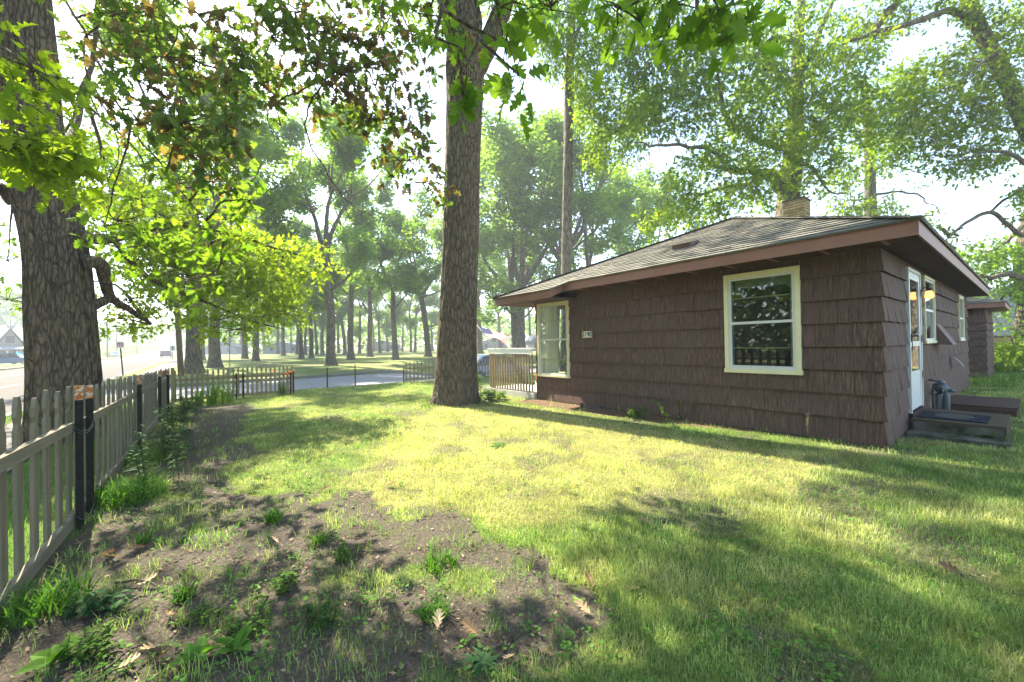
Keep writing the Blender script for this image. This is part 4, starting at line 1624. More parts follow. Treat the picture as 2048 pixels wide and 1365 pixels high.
def stem_plant(acc, wood, b, h, n, ls, rs, tpl=LANCE, col=((.02, .062, .014), (.06, .13, .032)), lean=.08, per=1):
    top = b + np.array([rs.normal(0, lean), rs.normal(0, lean), h])
    p = wob([b, (b + top) / 2 + rs.normal(0, .02, 3), top], 5, .003, rs)
    wood.tube(p, np.linspace(.006, .002, len(p)), 5)
    t = np.linspace(.18, 1, n)
    P = np.stack([np.interp(t, np.linspace(0, 1, len(p)), p[:, k]) for k in range(3)], -1)
    P = np.repeat(P, 3, 0) + rs.normal(0, .004, (n * 3, 3))
    an = rs.uniform(0, 6.28, len(P))
    up = rs.uniform(-.1, .5, len(P))
    yd = np.stack([np.cos(an), np.sin(an), up], -1)
    nn = nrm(np.array([0, 0, 1.0]) + rs.normal(0, .2, (len(P), 3)))
    c = np.asarray(col[0]) + (np.asarray(col[1]) - np.asarray(col[0])) * rs.uniform(0, 1, (len(P), 1))
    s = ls * rs.uniform(.6, 1.1, len(P)) * np.repeat(1 - .45 * np.abs(t - .5), 3)
    put_leaves(acc, tpl, P, yd, nn, s, c)


def plant(name, label, cat, b, group=None, mat=M_weed):
    return thing(name, label, cat, tuple(b), group), Acc(), Acc()


def finish(t, leaf, wood, matl=M_weed):
    if wood is not None and wood.n:
        wood.build('stem', M_twig, t, True)
    leaf.build('leaves', matl, t)


rs = np.random.default_rng(8)
words = ['nearest', 'second nearest', 'third nearest', 'fourth nearest', 'fifth nearest', 'farthest']
for q, (x, y, h) in enumerate(((326, 962, .70), (340, 925, .72), (352, 897, .66), (338, 900, .62), (362, 868, .62), (375, 838, .52))):
    b = gnd(x, y)
    t, l, w = plant('tall_plant', f'tall narrow-leaved leafy stems growing beside the grey fence, {words[q]} of the row', 'plant', b, 'tall leafy plants along the grey fence')
    for _ in range(5 if q else 4):
        stem_plant(l, w, b + np.array([rs.normal(0, .07), rs.normal(0, .09), 0]), h * rs.uniform(.75, 1.08), 20, .115, rs)
    finish(t, l, w)
b = gnd(388, 822)
t, l, w = plant('broadleaf_plant', 'bright green broad-leaved plant at the corner of the two picket fences', 'plant', b)
for _ in range(9):
    stem_plant(l, w, b + np.array([rs.normal(0, .16), rs.normal(0, .14), 0]), rs.uniform(.25, .42), 9, .13, rs, BROAD, ((.07, .15, .015), (.15, .25, .03)))
finish(t, l, w)
wd = ['leftmost', 'second', 'third', 'fourth', 'rightmost']
for q, x in enumerate((402, 420, 432, 445, 458)):
    b = gnd(x, 813 - q * 1.5)
    t, l, w = plant('lily_clump', f'clump of upright sword leaves before the tan picket fence, {wd[q]} of the five clumps' if q in (0, 4) else f'clump of upright sword leaves before the tan picket fence, {wd[q]} clump from the fence corner', 'plant', b, 'sword-leaved clumps in front of the tan fence')
    sword_clump(l, b, 18, .68, rs)
    finish(t, l, w)
b = gnd(566, 790)
t, l, w = plant('daylily', 'daylily with orange flowers at the end of the tan picket fence', 'flower', b)
sword_clump(l, b, 26, .6, rs, .022, .14)
fl = Acc()
for (x, y) in ((548, 744), (575, 750), (582, 745)):
    c = at(x, y, (b - EYE) @ Fw - .05)
    w.tube([b, (b + c) / 2 + (0.02, 0, .05), c], .005, 5)
    an = np.arange(6) * 1.047
    yd = np.stack([np.cos(an), np.sin(an), np.full(6, .7)], -1)
    put_leaves(fl, BROAD, np.repeat(c[None], 6, 0), yd, np.tile([[0, 0, 1.0]], (6, 1)) - yd * .5, np.full(6, .11), np.tile([[.75, .16, .015]], (6, 1)))
fl.build('flower', M_weed, t)
finish(t, l, w)


def grass_clump(label, b, n, h, rad, rs, dense=True):
    t = thing('grass_clump', label, 'grass clump', tuple(b), 'clumps of long grass')
    a = Acc()
    r = np.sqrt(rs.uniform(0, 1, n)) * rad
    an = rs.uniform(0, 6.28, n)
    X, Y = b[0] + np.cos(an) * r, b[1] + np.sin(an) * r
    for _ in range(n):
        hh = h * rs.uniform(.45, 1.1)
        la = rs.uniform(0, 6.28)
        le = rs.uniform(.25, 1.0)
        tt = np.linspace(0, 1, 6)
        p = np.array([X[_], Y[_], -.01]) + np.stack([np.cos(la) * le * hh * tt ** 1.7, np.sin(la) * le * hh * tt ** 1.7, hh * (tt - .42 * le * tt ** 2.2)], -1)
        sd = np.array([math.sin(la + rs.normal(0, .6)), -math.cos(la), 0])
        ww = (.0042 * (1 - tt ** 2) + .0006)[:, None]
        c = np.array([.035, .10, .012]) + rs.uniform(0, 1) * np.array([.07, .13, .02])
        a.add(np.stack([p - sd * ww, p + sd * ww], 1).reshape(-1, 3), [(i * 2, i * 2 + 1, i * 2 + 3, i * 2 + 2) for i in range(5)], col=c)
    a.build('blades', M_weed, t)


for lab, (x, y), n, h, rad in (('big lush clump of long grass at the fence foot by the post pair', (255, 1000), 620, .30, .30),
                              ('long grass at the grey fence behind the tall leafy stems', (300, 925), 300, .26, .28),
                              ('arching long grass against the bottom rail near the frame corner', (95, 1215), 230, .22, .18),
                              ('small bright grass tuft on bare soil between fence and lawn', (372, 1195), 70, .13, .05),
                              ('small upright grass tuft below the big lush clump', (290, 1085), 46, .13, .04),
                              ('yellow green grass tuft in the middle of the bare soil', (640, 1085), 60, .13, .05),
                              ('grass tuft in a sunlit patch right of the bare soil', (548, 1040), 90, .14, .07),
                              ('dark grass tuft on bare soil at the bottom middle', (870, 1230), 110, .12, .07),
                              ('wide low grass tuft on bare soil above the bottom middle', (880, 1130), 130, .13, .12),
                              ('low grass tuft at the left foot of the thick centre trunk', (857, 815), 90, .12, .2)):
    grass_clump(lab, gnd(x, y), n, h, rad, rs)


def rosette(name, label, b, n, ls, rs, tpl=BROAD, up=.35, col=((.03, .085, .02), (.08, .17, .035)), layers=1):
    t, l, w = plant(name, label, 'weed', b, 'weeds in the yard')
    an = np.arange(n) * 2.4 + rs.uniform(0, .4, n)
    yd = np.stack([np.cos(an), np.sin(an), up * rs.uniform(.4, 1.6, n)], -1)
    P = b + np.stack([rs.normal(0, .008, n), rs.normal(0, .008, n), np.full(n, .012)], -1)
    c = np.asarray(col[0]) + (np.asarray(col[1]) - np.asarray(col[0])) * rs.uniform(0, 1, (n, 1))
    put_leaves(l, tpl, P, yd, nrm(np.array([0, 0, 1.0]) + rs.normal(0, .25, (n, 3))), ls * rs.uniform(.6, 1.1, n), c)
    finish(t, l, None)


def ferny(name, label, b, n, h, ls, rs, col=((.05, .12, .015), (.12, .22, .03))):
    t, l, w = plant(name, label, 'weed', b, 'weeds in the yard')
    for _ in range(n):
        stem_plant(l, w, b + np.array([rs.normal(0, h * .5), rs.normal(0, h * .5), 0]), h * rs.uniform(.5, 1.1), 9, ls, rs, BROAD, col, h * .35)
    finish(t, l, w)


rosette('weed', 'star shaped thistle-like weed with narrow leaves at the bottom middle', gnd(965, 1325), 20, .11, rs, LANCE, .5, ((.025, .075, .03), (.06, .13, .05)))
rosette('weed', 'broad smooth-leaved weed in the bottom left corner on the fence shadow', gnd(120, 1322), 7, .13, rs, BROAD, .9, ((.05, .13, .015), (.11, .22, .03)))
rosette('weed', 'broad-leaved dock weed with four wide leaves on dead leaves', gnd(402, 1318), 8, .12, rs, BROAD, 1.0, ((.045, .12, .015), (.10, .21, .03)))
rosette('weed', 'broad-leaved weed right of the four-leaved dock', gnd(470, 1300), 7, .11, rs, BROAD, .8, ((.045, .12, .015), (.10, .21, .03)))
rosette('weed', 'small flat weed in the sunny middle of the lawn', gnd(998, 893), 12, .14, rs, BROAD, .3)
ferny('weed', 'bushy bright clover-like weed in the bottom left corner', gnd(198, 1300), 16, .10, .03, rs)
ferny('weed', 'small feathery weed standing on bare soil near the bottom left', gnd(185, 1225), 5, .12, .06, rs, ((.03, .09, .03), (.07, .15, .05)))
ferny('weed', 'low clover weed on bare soil left of the star shaped weed', gnd(400, 1245), 10, .07, .025, rs)
ferny('weed', 'low clover weed in the sunlit soil patch', gnd(570, 1175), 14, .08, .026, rs)
ferny('weed', 'low clover weed on the bare soil left of the sunlit patch', gnd(505, 1255), 14, .08, .024, rs)
ferny('weed', 'yellowish clover patch at the sunny soil edge', gnd(690, 1115), 18, .07, .025, rs)
ferny('weed', 'dark leafy weed at the bottom edge left of the star shaped weed', gnd(640, 1240), 12, .09, .03, rs, ((.03, .08, .02), (.07, .14, .03)))
ferny('weed', 'upright leafy weed against the house wall under the number plate', gnd(1274, 838), 8, .25, .09, rs)
ferny('weed', 'tall flowering weed against the house wall left of the square window', gnd(1348, 848), 4, .5, .08, rs)
ferny('weed', 'dark feathery weed at the right foot of the thick centre trunk', gnd(950, 806), 12, .42, .10, rs, ((.025, .07, .025), (.06, .12, .045)))
ferny('weed', 'bright leafy weed between the thick centre trunk and the porch', gnd(985, 801), 14, .28, .12, rs, ((.08, .15, .015), (.16, .26, .03)))
ferny('weed', 'small green weed in the step corner beside the house wall', gnd(1812, 858), 5, .12, .05, rs)
ferny('weed', 'small green weed on the outer end of the concrete step', gnd(1978, 885), 5, .12, .05, rs)
b = gnd(962, 787)
t, l, w = plant('sapling', 'thin bright green sapling right of the thick centre trunk', 'sapling', b)
for _ in range(4):
    stem_plant(l, w, b + np.array([rs.normal(0, .1), rs.normal(0, .1), 0]), rs.uniform(.5, .85), 12, .12, rs, BROAD, ((.09, .17, .015), (.17, .27, .03)), .12)
finish(t, l, w)
M_dry = m_foliage('dead_leaf', .15, (1.1, 1, .8), .8, True, 1.0, .15)
dl = None
spots = [(235, 1105), (255, 1115), (300, 1095), (270, 1175), (345, 1225), (335, 1290), (300, 1330), (230, 1345), (460, 1250), (560, 1090), (640, 985), (875, 1265), (960, 1275), (1030, 1310), (1188, 1183), (1240, 1180),
         (1305, 1050), (1185, 1235), (1925, 1150), (1905, 1135), (1875, 895), (770, 975), (640, 842), (622, 845)]
for q, (x, y) in enumerate(spots):
    b = gnd(x, y)
    a = Acc()
    c = np.array([(.26, .16, .08), (.36, .26, .15), (.16, .09, .05), (.42, .33, .2)][q % 4])
    tv, tq = leaf_tpl([(0, .012, 0), (.17, .012, 0), (.20, .05, 0), (.30, .24, .10), (.38, .06, .02), (.50, .36, .12), (.60, .07, .02),
                       (.74, .3, .12), (.82, .07, .02), (.90, .16, .08), (1.06, .01, 0)], True, .5, .25)
    an = rs.uniform(0, 6.28)
    put_leaves(a, (tv, tq), (b + (0, 0, .02))[None], np.array([[math.cos(an), math.sin(an), .1]]), nrm(np.array([[rs.normal(0, .4), rs.normal(0, .4), 1.0]])), np.array([rs.uniform(.085, .125)]), c[None])
    tag(a.build('dead_leaf', M_dry), 'curled brown dead oak leaf lying on the yard ground', 'leaf', 'dead oak leaves lying in the yard')
for q, (p0, p1) in enumerate((((235, 1170), (330, 1180)), ((215, 1345), (290, 1295)), ((250, 1222), (300, 1195)), ((225, 1310), (262, 1330)))):
    a = Acc()
    A_, B_ = gnd(*p0), gnd(*p1)
    w = wob([A_ + (0, 0, .02), (A_ + B_) / 2 + np.array([.01, .02, .03]), B_ + (0, 0, .02)], 5, .004, rs)
    a.tube(w, np.linspace(.007, .003, len(w)), 6)
    tag(a.build('stick', M_twig), ['thin fallen stick on bare soil below the grey fence post pair', 'long fallen stick at the bottom edge of the bare soil',
                                   'short fallen twig beside the small bright grass tuft', 'bent fallen twig in the bottom left corner'][q], 'stick', 'fallen sticks')

# ------------------------------------------------------------------ big near trees
def bark_trunk(acc, ctrl, rad, rs, nseg=160, sides=72, flare=None, seed=0, depth=.022):
    """trunk with real furrowed relief"""
    p = wob(ctrl, max(4, nseg // (len(ctrl) - 1)), 0, rs)
    m_ = len(p)
    tt = np.linspace(0, 1, m_)
    rr = np.interp(tt, np.linspace(0, 1, len(rad)), rad)
    L = np.cumsum(np.r_[0, np.linalg.norm(np.diff(p, axis=0), axis=1)])
    an = np.arange(sides) * 2 * math.pi / sides
    tan = np.gradient(p, axis=0)
    tan = nrm(tan)
    V = np.empty((m_, sides, 3))
    nx = np.array([1.0, 0, 0])
    for i in range(m_):
        nx = unit(nx - tan[i] * nx.dot(tan[i]))
        ny = np.cross(tan[i], nx)
        circ = an * rr[i]
        cx, cy = np.cos(an) * 3, np.sin(an) * 3
        # furrows: stretched noise on the unrolled bark (wrapped by using cos/sin)
        f = fbm(cx * rr[i] * 9 + 5 + seed, cy * rr[i] * 9 + L[i] * 1.3, 3, seed + 1)
        g = np.abs(fbm(np.cos(an) * rr[i] * 30 + L[i] * .7 + seed, np.sin(an) * rr[i] * 30 - L[i] * .5, 2, seed + 7) - .5) * 2
        big = fbm(cx * .8 + 9, cy * .8 + L[i] * .5, 2, seed + 3) - .5
        fl = 0
        if flare:
            lobe = 1 + .35 * np.sin(an * 5 + seed)
            fl = flare * np.exp(-L[i] / .28) * lobe
        r_ = rr[i] * (1 + .09 * big) + depth * (sstep(.0, .28, g) - .6) + .012 * (f - .5) + fl
        V[i] = p[i] + (np.cos(an) * r_)[:, None] * nx + (np.sin(an) * r_)[:, None] * ny
    i, j = np.meshgrid(np.arange(m_ - 1), np.arange(sides), indexing='ij')
    j2 = (j + 1) % sides
    acc.add(V.reshape(-1, 3), np.stack([i * sides + j, i * sides + j2, (i + 1) * sides + j2, (i + 1) * sides + j], -1).reshape(-1, 4))
    return p


def world_crown(leaf, wood, top, c, r, nb, per_blob, ls, tpl, cols, rs, br=1.25, per=8):
    """crown high above the frame: leafy clumps inside an ellipsoid, tied to the trunk top by boughs"""
    u = nrm(rs.normal(0, 1, (nb, 3))) * rs.uniform(.25, 1, (nb, 1)) ** .5
    C = np.asarray(c) + u * np.asarray(r)
    for q in range(nb):
        n = per_blob
        v = nrm(rs.normal(0, 1, (n, 3))) * rs.uniform(0, 1, (n, 1)) ** .5 * np.array([br, br, br * .7])
        P = C[q] + v
        P = P[keep_mask(P, rs)]
        if len(P) < 3:
            continue
        sprays(leaf, None, P, v[:len(P)] + rs.normal(0, .5, P.shape), ls, tpl, per, cols, rs)
        # bough
        if q % 2 == 0:
            b = top + np.array([0, 0, rs.uniform(0, 2.5)])
            mid = b * .45 + P.mean(0) * .55 + np.array([0, 0, rs.uniform(.2, .9)])
            w = wob([b, mid, P.mean(0)], 5, .03, rs)
            x_, y_, d_ = proj(w)
            wood.tube(w, np.linspace(.05, .012, len(w)), 5)


# --- left oak
rs = np.random.default_rng(101)
base = gnd(132, 893)
tl = thing('oak_tree', 'massive dark furrowed oak behind the grey fence, leafy boughs hanging low', 'tree', tuple(base))
wood, leaf = Acc(), Acc()
D0 = 6.6
k_ = D0 / FP
path = [(136, 900), (132, 760), (121, 620), (110, 500), (82, 370), (62, 240), (52, 110), (42, 0), (30, -160), (20, -360), (15, -620)]
cs = .67
lp = bark_trunk(wood, [at(x, y, D0) for x, y in path], [q * k_ * cs for q in (84, 76, 72, 66, 66, 60, 58, 55, 50, 42, 30)], rs, 330, 132, .05, 3, .045)
nodes = [lp]
nodes.append(limb(wood, pxl([(165, 525, 6.6), (198, 528, 6.8), (212, 570, 7.1), (222, 596, 7.3), (262, 622, 7.7), (300, 648, 8.1)]), [.11, .10, .085, .075, .05, .02], rs, 6, .006, 14))
nodes.append(limb(wood, pxl([(150, 640, 6.65), (185, 612, 6.9), (206, 603, 7.1), (222, 596, 7.3)]), [.09, .085, .075, .07], rs, 5, .004, 12))
nodes.append(limb(wood, pxl([(150, 470, 6.6), (225, 478, 7.0), (300, 455, 7.8), (380, 452, 8.3), (470, 470, 8.8), (560, 500, 9.2), (630, 520, 9.6)]), [.10, .075, .06, .05, .035, .025, .012], rs, 6, .015, 10))
nodes.append(limb(wood, pxl([(225, 478, 7.0), (300, 560, 8), (400, 600, 8.6), (500, 640, 9), (570, 660, 9.2)]), [.05, .04, .03, .02, .008], rs, 6, .012, 8))
nodes.append(limb(wood, pxl([(120, 300, 6.6), (150, 240, 7.4), (175, 130, 8.6), (190, 0, 9.5), (200, -120, 10)]), [.06, .05, .045, .04, .03], rs, 5, .03, 8))
nodes.append(limb(wood, pxl([(30, 400, 6.6), (0, 378, 6.4), (-60, 365, 6.0)]), [.14, .10, .07], rs, 5, .01, 12))
hang = [
    [(70, -90, 5.6), (120, -10, 5.0), (165, 70, 4.7), (205, 150, 4.5), (258, 255, 4.4), (330, 345, 4.5), (400, 430, 4.8), (450, 480, 5.2)],
    [(165, 70, 4.7), (168, 140, 4.8), (205, 215, 5), (235, 300, 5.2), (215, 360, 5.2)],
    [(165, 70, 4.7), (240, 20, 4.6), (330, 40, 4.6), (380, 95, 4.4), (385, 160, 4.4)],
    [(300, -80, 5.4), (370, 0, 5), (440, 70, 4.9), (520, 120, 5), (600, 160, 5), (660, 240, 5.1)],
    [(480, -80, 5.6), (560, 0, 5.2), (620, 90, 5), (650, 155, 4.9), (615, 210, 4.9), (612, 270, 4.9), (650, 340, 5), (690, 400, 5.1), (745, 432, 5.2)],
    [(650, 155, 4.9), (600, 180, 4.8), (545, 205, 4.8), (536, 250, 4.8), (580, 300, 4.9)],
    [(600, -60, 5.8), (680, 40, 5.4), (740, 150, 5.4), (790, 260, 5.6), (840, 370, 5.8)],
    [(760, -60, 6), (810, 40, 5.8), (850, 130, 5.8), (862, 230, 5.9), (835, 310, 5.9)],
    [(205, 150, 4.5), (260, 190, 4.3), (320, 230, 4.2), (390, 270, 4.2), (450, 300, 4.3)],
    [(258, 255, 4.4), (240, 330, 4.6), (215, 420, 5), (200, 480, 5.3)],
    [(330, 345, 4.5), (350, 290, 4.4), (420, 240, 4.4), (500, 210, 4.6)],
    [(-40, 60, 3.4), (20, 110, 3.1), (60, 140, 3.0), (90, 160, 3.0)],
    [(-60, 240, 3.4), (0, 262, 3.1), (50, 290, 3.0), (120, 325, 3.2), (165, 350, 3.5)],
    [(310, -60, 5), (300, 40, 4.7), (280, 110, 4.4), (300, 160, 4.3)]]
for h_ in hang:
    r0 = .018 if len(h_) > 6 else .012
    nodes.append(limb(wood, pxl(h_), list(np.linspace(r0, .004, len(h_))), rs, 6, .012, 6))
nd = np.vstack(nodes)
A = lambda lst, d_, rd, ls, tpl, cols, f=1.0, per=8, **kw: [blob(leaf, wood, nd, x, y, rx, ry, (dd if dd else d_), rd, max(2, int(n * f)), ls, tpl, cols, rs, per, **kw) for x, y, rx, ry, dd, n in lst]
A([(250, 60, 110, 60, 4.6, 26), (330, 110, 90, 50, 4.4, 24), (420, 60, 80, 60, 5, 14), (540, 70, 110, 70, 5, 40), (650, 60, 110, 70, 5, 40), (760, 60, 90, 70, 5.3, 34), (460, 150, 80, 45, 4.6, 20),
   (300, 175, 90, 55, 4.3, 24), (360, 245, 90, 55, 4.2, 28), (450, 250, 80, 45, 4.3, 22), (520, 160, 60, 60, 4.8, 18), (700, 150, 70, 60, 5, 22), (790, 160, 80, 60, 5.5, 28), (760, 235, 80, 55, 5.6, 28),
   (830, 255, 60, 60, 5.8, 26), (815, 320, 60, 40, 5.8, 18), (845, 365, 40, 28, 5.8, 8), (630, 150, 60, 50, 4.8, 12), (870, 60, 70, 70, 5.9, 26), (560, 250, 30, 40, 4.8, 4), (600, 205, 20, 30, 4.9, 3),
   (220, 20, 70, 40, 5, 14), (400, 300, 90, 40, 4.3, 18), (270, 240, 60, 60, 4.6, 14), (480, 30, 60, 40, 5.2, 10), (600, 20, 120, 40, 5.4, 24), (300, 20, 120, 40, 5.2, 20)],
  5, .55, .125, OAK, BRONZE, .88, 7, lit=False, spread=.9)
A([(60, 135, 45, 38, 3.0, 7), (30, 275, 60, 30, 3.0, 9), (85, 300, 60, 34, 3.05, 11), (140, 335, 45, 30, 3.4, 8), (10, 170, 30, 30, 3.1, 4), (20, 310, 50, 25, 2.95, 8)], 3, .25, .125, OAK, LIME, 1.3, 6, lit=False, link=True, spread=.8)
A([(180, 240, 70, 130, 11, 70), (220, 400, 80, 70, 10, 70), (260, 330, 60, 70, 10.5, 40), (150, 420, 60, 60, 10, 40), (200, 130, 60, 90, 12, 40), (280, 400, 70, 60, 9.5, 50)], 10, 1.2, .12, OAK1, LIME, 1.5, 8, lit=False)
A([(12, 520, 36, 60, 9, 22), (15, 600, 34, 30, 9, 14), (-10, 450, 40, 60, 9, 16)], 9, .8, .12, OAK1, GREEN, 1.3, 8, lit=False)
A([(300, 430, 110, 50, 8, 70), (420, 440, 110, 48, 8.5, 80), (480, 515, 150, 55, 9, 170), (590, 520, 70, 36, 9.5, 70), (380, 550, 120, 52, 8.6, 120), (500, 590, 110, 38, 9, 110), (552, 628, 55, 24, 9, 40),
   (300, 520, 80, 60, 8.4, 70), (335, 615, 60, 28, 8.6, 35), (440, 640, 80, 25, 8.8, 50), (262, 655, 44, 20, 8.6, 16), (225, 640, 46, 28, 8.4, 20), (640, 540, 28, 20, 9.6, 12), (560, 560, 80, 30, 9.3, 60),
   (420, 500, 130, 50, 8.8, 120), (250, 600, 60, 40, 8.2, 24), (360, 480, 120, 40, 8.4, 70), (470, 660, 60, 18, 8.9, 26), (545, 590, 60, 30, 9.2, 40)], 9, .85, .12, OAK1, LIT_BOUGH, 1.0, 8, lit=False, spread=.85)
A([(290, 490, 80, 46, 5.4, 16), (420, 490, 60, 36, 5.4, 11), (400, 360, 60, 40, 4.8, 9), (455, 370, 40, 26, 4.9, 6), (230, 440, 60, 40, 5.2, 10), (500, 400, 30, 20, 5, 3), (380, 560, 50, 30, 5.6, 6)], 5.2, .4, .13, OAK, GREEN, 1.1, 7, lit=False, spread=.85)
world_crown(leaf, wood, at(20, -360, D0), (-1.2, 8.8, 13.5), (6.5, 6.0, 5.5), 105, 22, .20, OAK1, GREEN, rs)
wood.build('trunk', M_bark, tl, True)
leaf.build('crown', M_leaf, tl)

# --- centre oak
rs = np.random.default_rng(202)
base = gnd(912, 816)
D1 = 10.15
tc = thing('oak_tree', 'tall straight thick oak standing alone on the lawn, forking at the top', 'tree', tuple(base))
wood, leaf = Acc(), Acc()
k_ = D1 / FP
path = [(910, 824), (911, 795), (913, 740), (915, 660), (918, 580), (922, 450), (925, 320), (928, 210), (929, 130), (926, 60), (922, -80), (920, -260), (918, -520)]
cp = bark_trunk(wood, [at(x, y, D1 - .00045 * (824 - y)) for x, y in path], [q * k_ for q in (46, 43, 40, 37.5, 35.5, 34.5, 33.5, 35, 37, 31, 28, 22, 14)], rs, 380, 120, .15, 11, .024)
nodes = [cp]
nodes.append(limb(wood, pxl([(934, 178, D1 - .3), (955, 125, D1 - .3), (982, 72, D1 - .4), (1002, 20, D1 - .5), (1040, -80, D1 - .6), (1120, -260, D1)]), [.20, .27, .25, .22, .18, .10], rs, 8, .004, 20))
nodes.append(limb(wood, pxl([(918, 110, D1 - .3), (906, 70, D1 - .5), (897, 20, D1 - .6), (886, -60, D1 - .6), (860, -200, D1)]), [.10, .12, .11, .09, .06], rs, 8, .004, 14))
for q in ([(940, 235, 9.8), (965, 232, 9.7), (990, 228, 9.7)], [(935, 225, 9.8), (955, 215, 9.6), (970, 205, 9.6)], [(938, 245, 9.8), (950, 255, 9.7), (960, 270, 9.7)], [(880, 358, 10.1), (872, 350, 10.1), (870, 340, 10.1)]):
    limb(wood, pxl(q), [.02, .012, .004], rs, 4, .02, 5)
nd = np.vstack(nodes)
top2 = np.vstack([at(925, -60, 3.0), at(1150, -70, 3.0), at(1400, -60, 2.8)])
limb(wood, [at(886, -60, D1 - .6), at(900, -420, 6), at(950, -420, 4), at(1050, -120, 3.0), at(1200, -70, 2.7), at(1420, -60, 2.5), at(1560, -40, 2.5)], [.08, .05, .03, .02, .016, .012, .006], rs, 8, .02, 6)
A2 = lambda lst, cols: [blob(leaf, wood, top2, x, y, rx, ry, d, .18, n, ls, OAK, cols, rs, 6, lit=False, sky=False, spread=.75) for x, y, rx, ry, d, n, ls in lst]
A2([(920, 92, 26, 24, 2.6, 2, .12), (922, 155, 24, 20, 2.6, 3, .12), (880, 8, 30, 12, 3, 2, .12), (1000, 10, 60, 16, 2.6, 4, .14), (1012, 90, 22, 30, 2.3, 2, .14), (1036, 145, 14, 20, 2.3, 2, .14),
    (1100, 8, 70, 20, 2.6, 5, .14), (1240, 12, 70, 26, 2.4, 6, .14), (1340, 10, 60, 22, 2.3, 5, .14), (1440, 14, 60, 24, 2.3, 5, .14), (1520, 16, 40, 24, 2.3, 4, .14), (850, 25, 60, 22, 3.2, 5, .13)], GREEN)
world_crown(leaf, wood, at(922, -260, D1), (5.2, 9.0, 16.5), (6.5, 6.5, 6), 96, 20, .20, OAK1, GREEN, rs)
wood.build('trunk', M_bark, tc, True)
leaf.build('crown', M_leaf, tc)

# --- slender tree beyond the roof
rs = np.random.default_rng(303)
b = at(1133, 745, 22)
b[2] = 0
te = thing('slender_tree', 'slender straight tan trunk rising behind the left end of the roof, leafy at the top', 'tree', tuple(b))
wood, leaf = Acc(), Acc()
k_ = 22 / FP
p = bark_trunk(wood, [b - (0, 0, .1), at(1133, 640, 22), at(1133, 540, 22), at(1135, 420, 22), at(1137, 280, 22), at(1139, 150, 22), at(1143, 60, 22), at(1150, -60, 22), at(1160, -220, 22)], [q * k_ for q in (13, 11, 10.5, 10, 9.5, 9, 8.5, 7, 4)], rs, 120, 40, .05, 5, .014)
nodes = [p]
nodes.append(limb(wood, pxl([(1140, 100, 22), (1152, 70, 21.6), (1168, 30, 21.2), (1185, -20, 21)]), [.14, .12, .1, .07], rs, 6, .01, 10))
nodes.append(limb(wood, pxl([(1139, 150, 22), (1165, 110, 21.5), (1210, 80, 21), (1260, 90, 21)]), [.06, .05, .04, .02], rs, 6, .02, 7))
nodes.append(limb(wood, pxl([(1139, 130, 22), (1105, 60, 21.5), (1060, 20, 21)]), [.06, .05, .03], rs, 6, .02, 7))
nd = np.vstack(nodes)
A([(1075, 45, 56, 46, 21, 130), (1110, 115, 34, 50, 21, 90), (1095, 10, 70, 40, 21, 110), (1180, 60, 56, 60, 21, 120), (1225, 140, 56, 64, 20.5, 120), (1182, 215, 36, 60, 20.5, 90), (1232, 255, 56, 56, 20.5, 110),
   (1192, 310, 26, 28, 20.5, 40), (1160, 140, 22, 60, 21, 60), (1285, 190, 44, 56, 20.5, 80), (1240, 30, 60, 50, 21, 100), (1260, 310, 34, 24, 20.5, 30)], 21, 1.3, .18, OAK1, LIME, 2.0, 8, lit=False)
world_crown(leaf, wood, at(1150, -60, 22), (11.5, 19.5, 22.8), (4.2, 4.5, 3.4), 30, 18, .2, OAK1, LIME, rs)
leaf.build('crown', M_leaf, te)
wood.build('trunk', M_bark2, te, True)

# --- oak behind the chimney
rs = np.random.default_rng(404)
D2 = 21
b = at(1578, 700, D2)
b[2] = 0
tf = thing('oak_tree', 'broad spreading oak rising behind the yellow brick chimney', 'tree', tuple(b))
wood, leaf = Acc(), Acc()
k_ = D2 / FP
p = bark_trunk(wood, [b - (0, 0, .1), at(1577, 560, D2), at(1575, 430, D2), at(1584, 350, D2), at(1592, 270, D2), at(1596, 180, D2), at(1600, 80, D2), at(1610, -40, D2)], [q * k_ * .85 for q in (36, 28, 23, 22, 18, 14, 11, 7)], rs, 120, 48, .15, 9, .02)
nodes = [p]
for q, r in (([(1578, 400, D2), (1545, 352, D2), (1507, 342, 20.5), (1470, 342, 20), (1420, 330, 19.5)], [.30, .24, .2, .16, .08]),
             ([(1590, 300, D2), (1535, 285, 20.5), (1493, 264, 20), (1461, 250, 19.5), (1446, 200, 19), (1438, 139, 18.5)], [.2, .16, .13, .12, .1, .05]),
             ([(1470, 342, 20), (1420, 300, 19), (1378, 289, 18.5), (1322, 289, 18), (1271, 284, 17.5)], [.1, .085, .08, .06, .03]),
             ([(1596, 220, D2), (1606, 150, 21), (1640, 70, 21), (1668, 0, 21)], [.18, .16, .14, .1]),
             ([(1596, 300, D2), (1650, 240, 21.5), (1720, 200, 22), (1790, 190, 22)], [.15, .12, .09, .04]),
             ([(1596, 200, D2), (1540, 120, 20), (1500, 40, 19.5)], [.15, .12, .07]),
             ([(1545, 352, D2), (1440, 380, 19.5), (1394, 395, 19), (1380, 440, 19)], [.10, .08, .06, .02]),
             ([(1600, 90, D2), (1560, 70, 20), (1520, 100, 19), (1500, 150, 19)], [.1, .08, .06, .02]),
             ([(1590, 330, D2), (1620, 330, 20), (1660, 380, 20), (1700, 390, 20)], [.1, .08, .05, .02])):
    nodes.append(limb(wood, pxl(q), r, rs, 6, .05, 10))
nd = np.vstack(nodes)
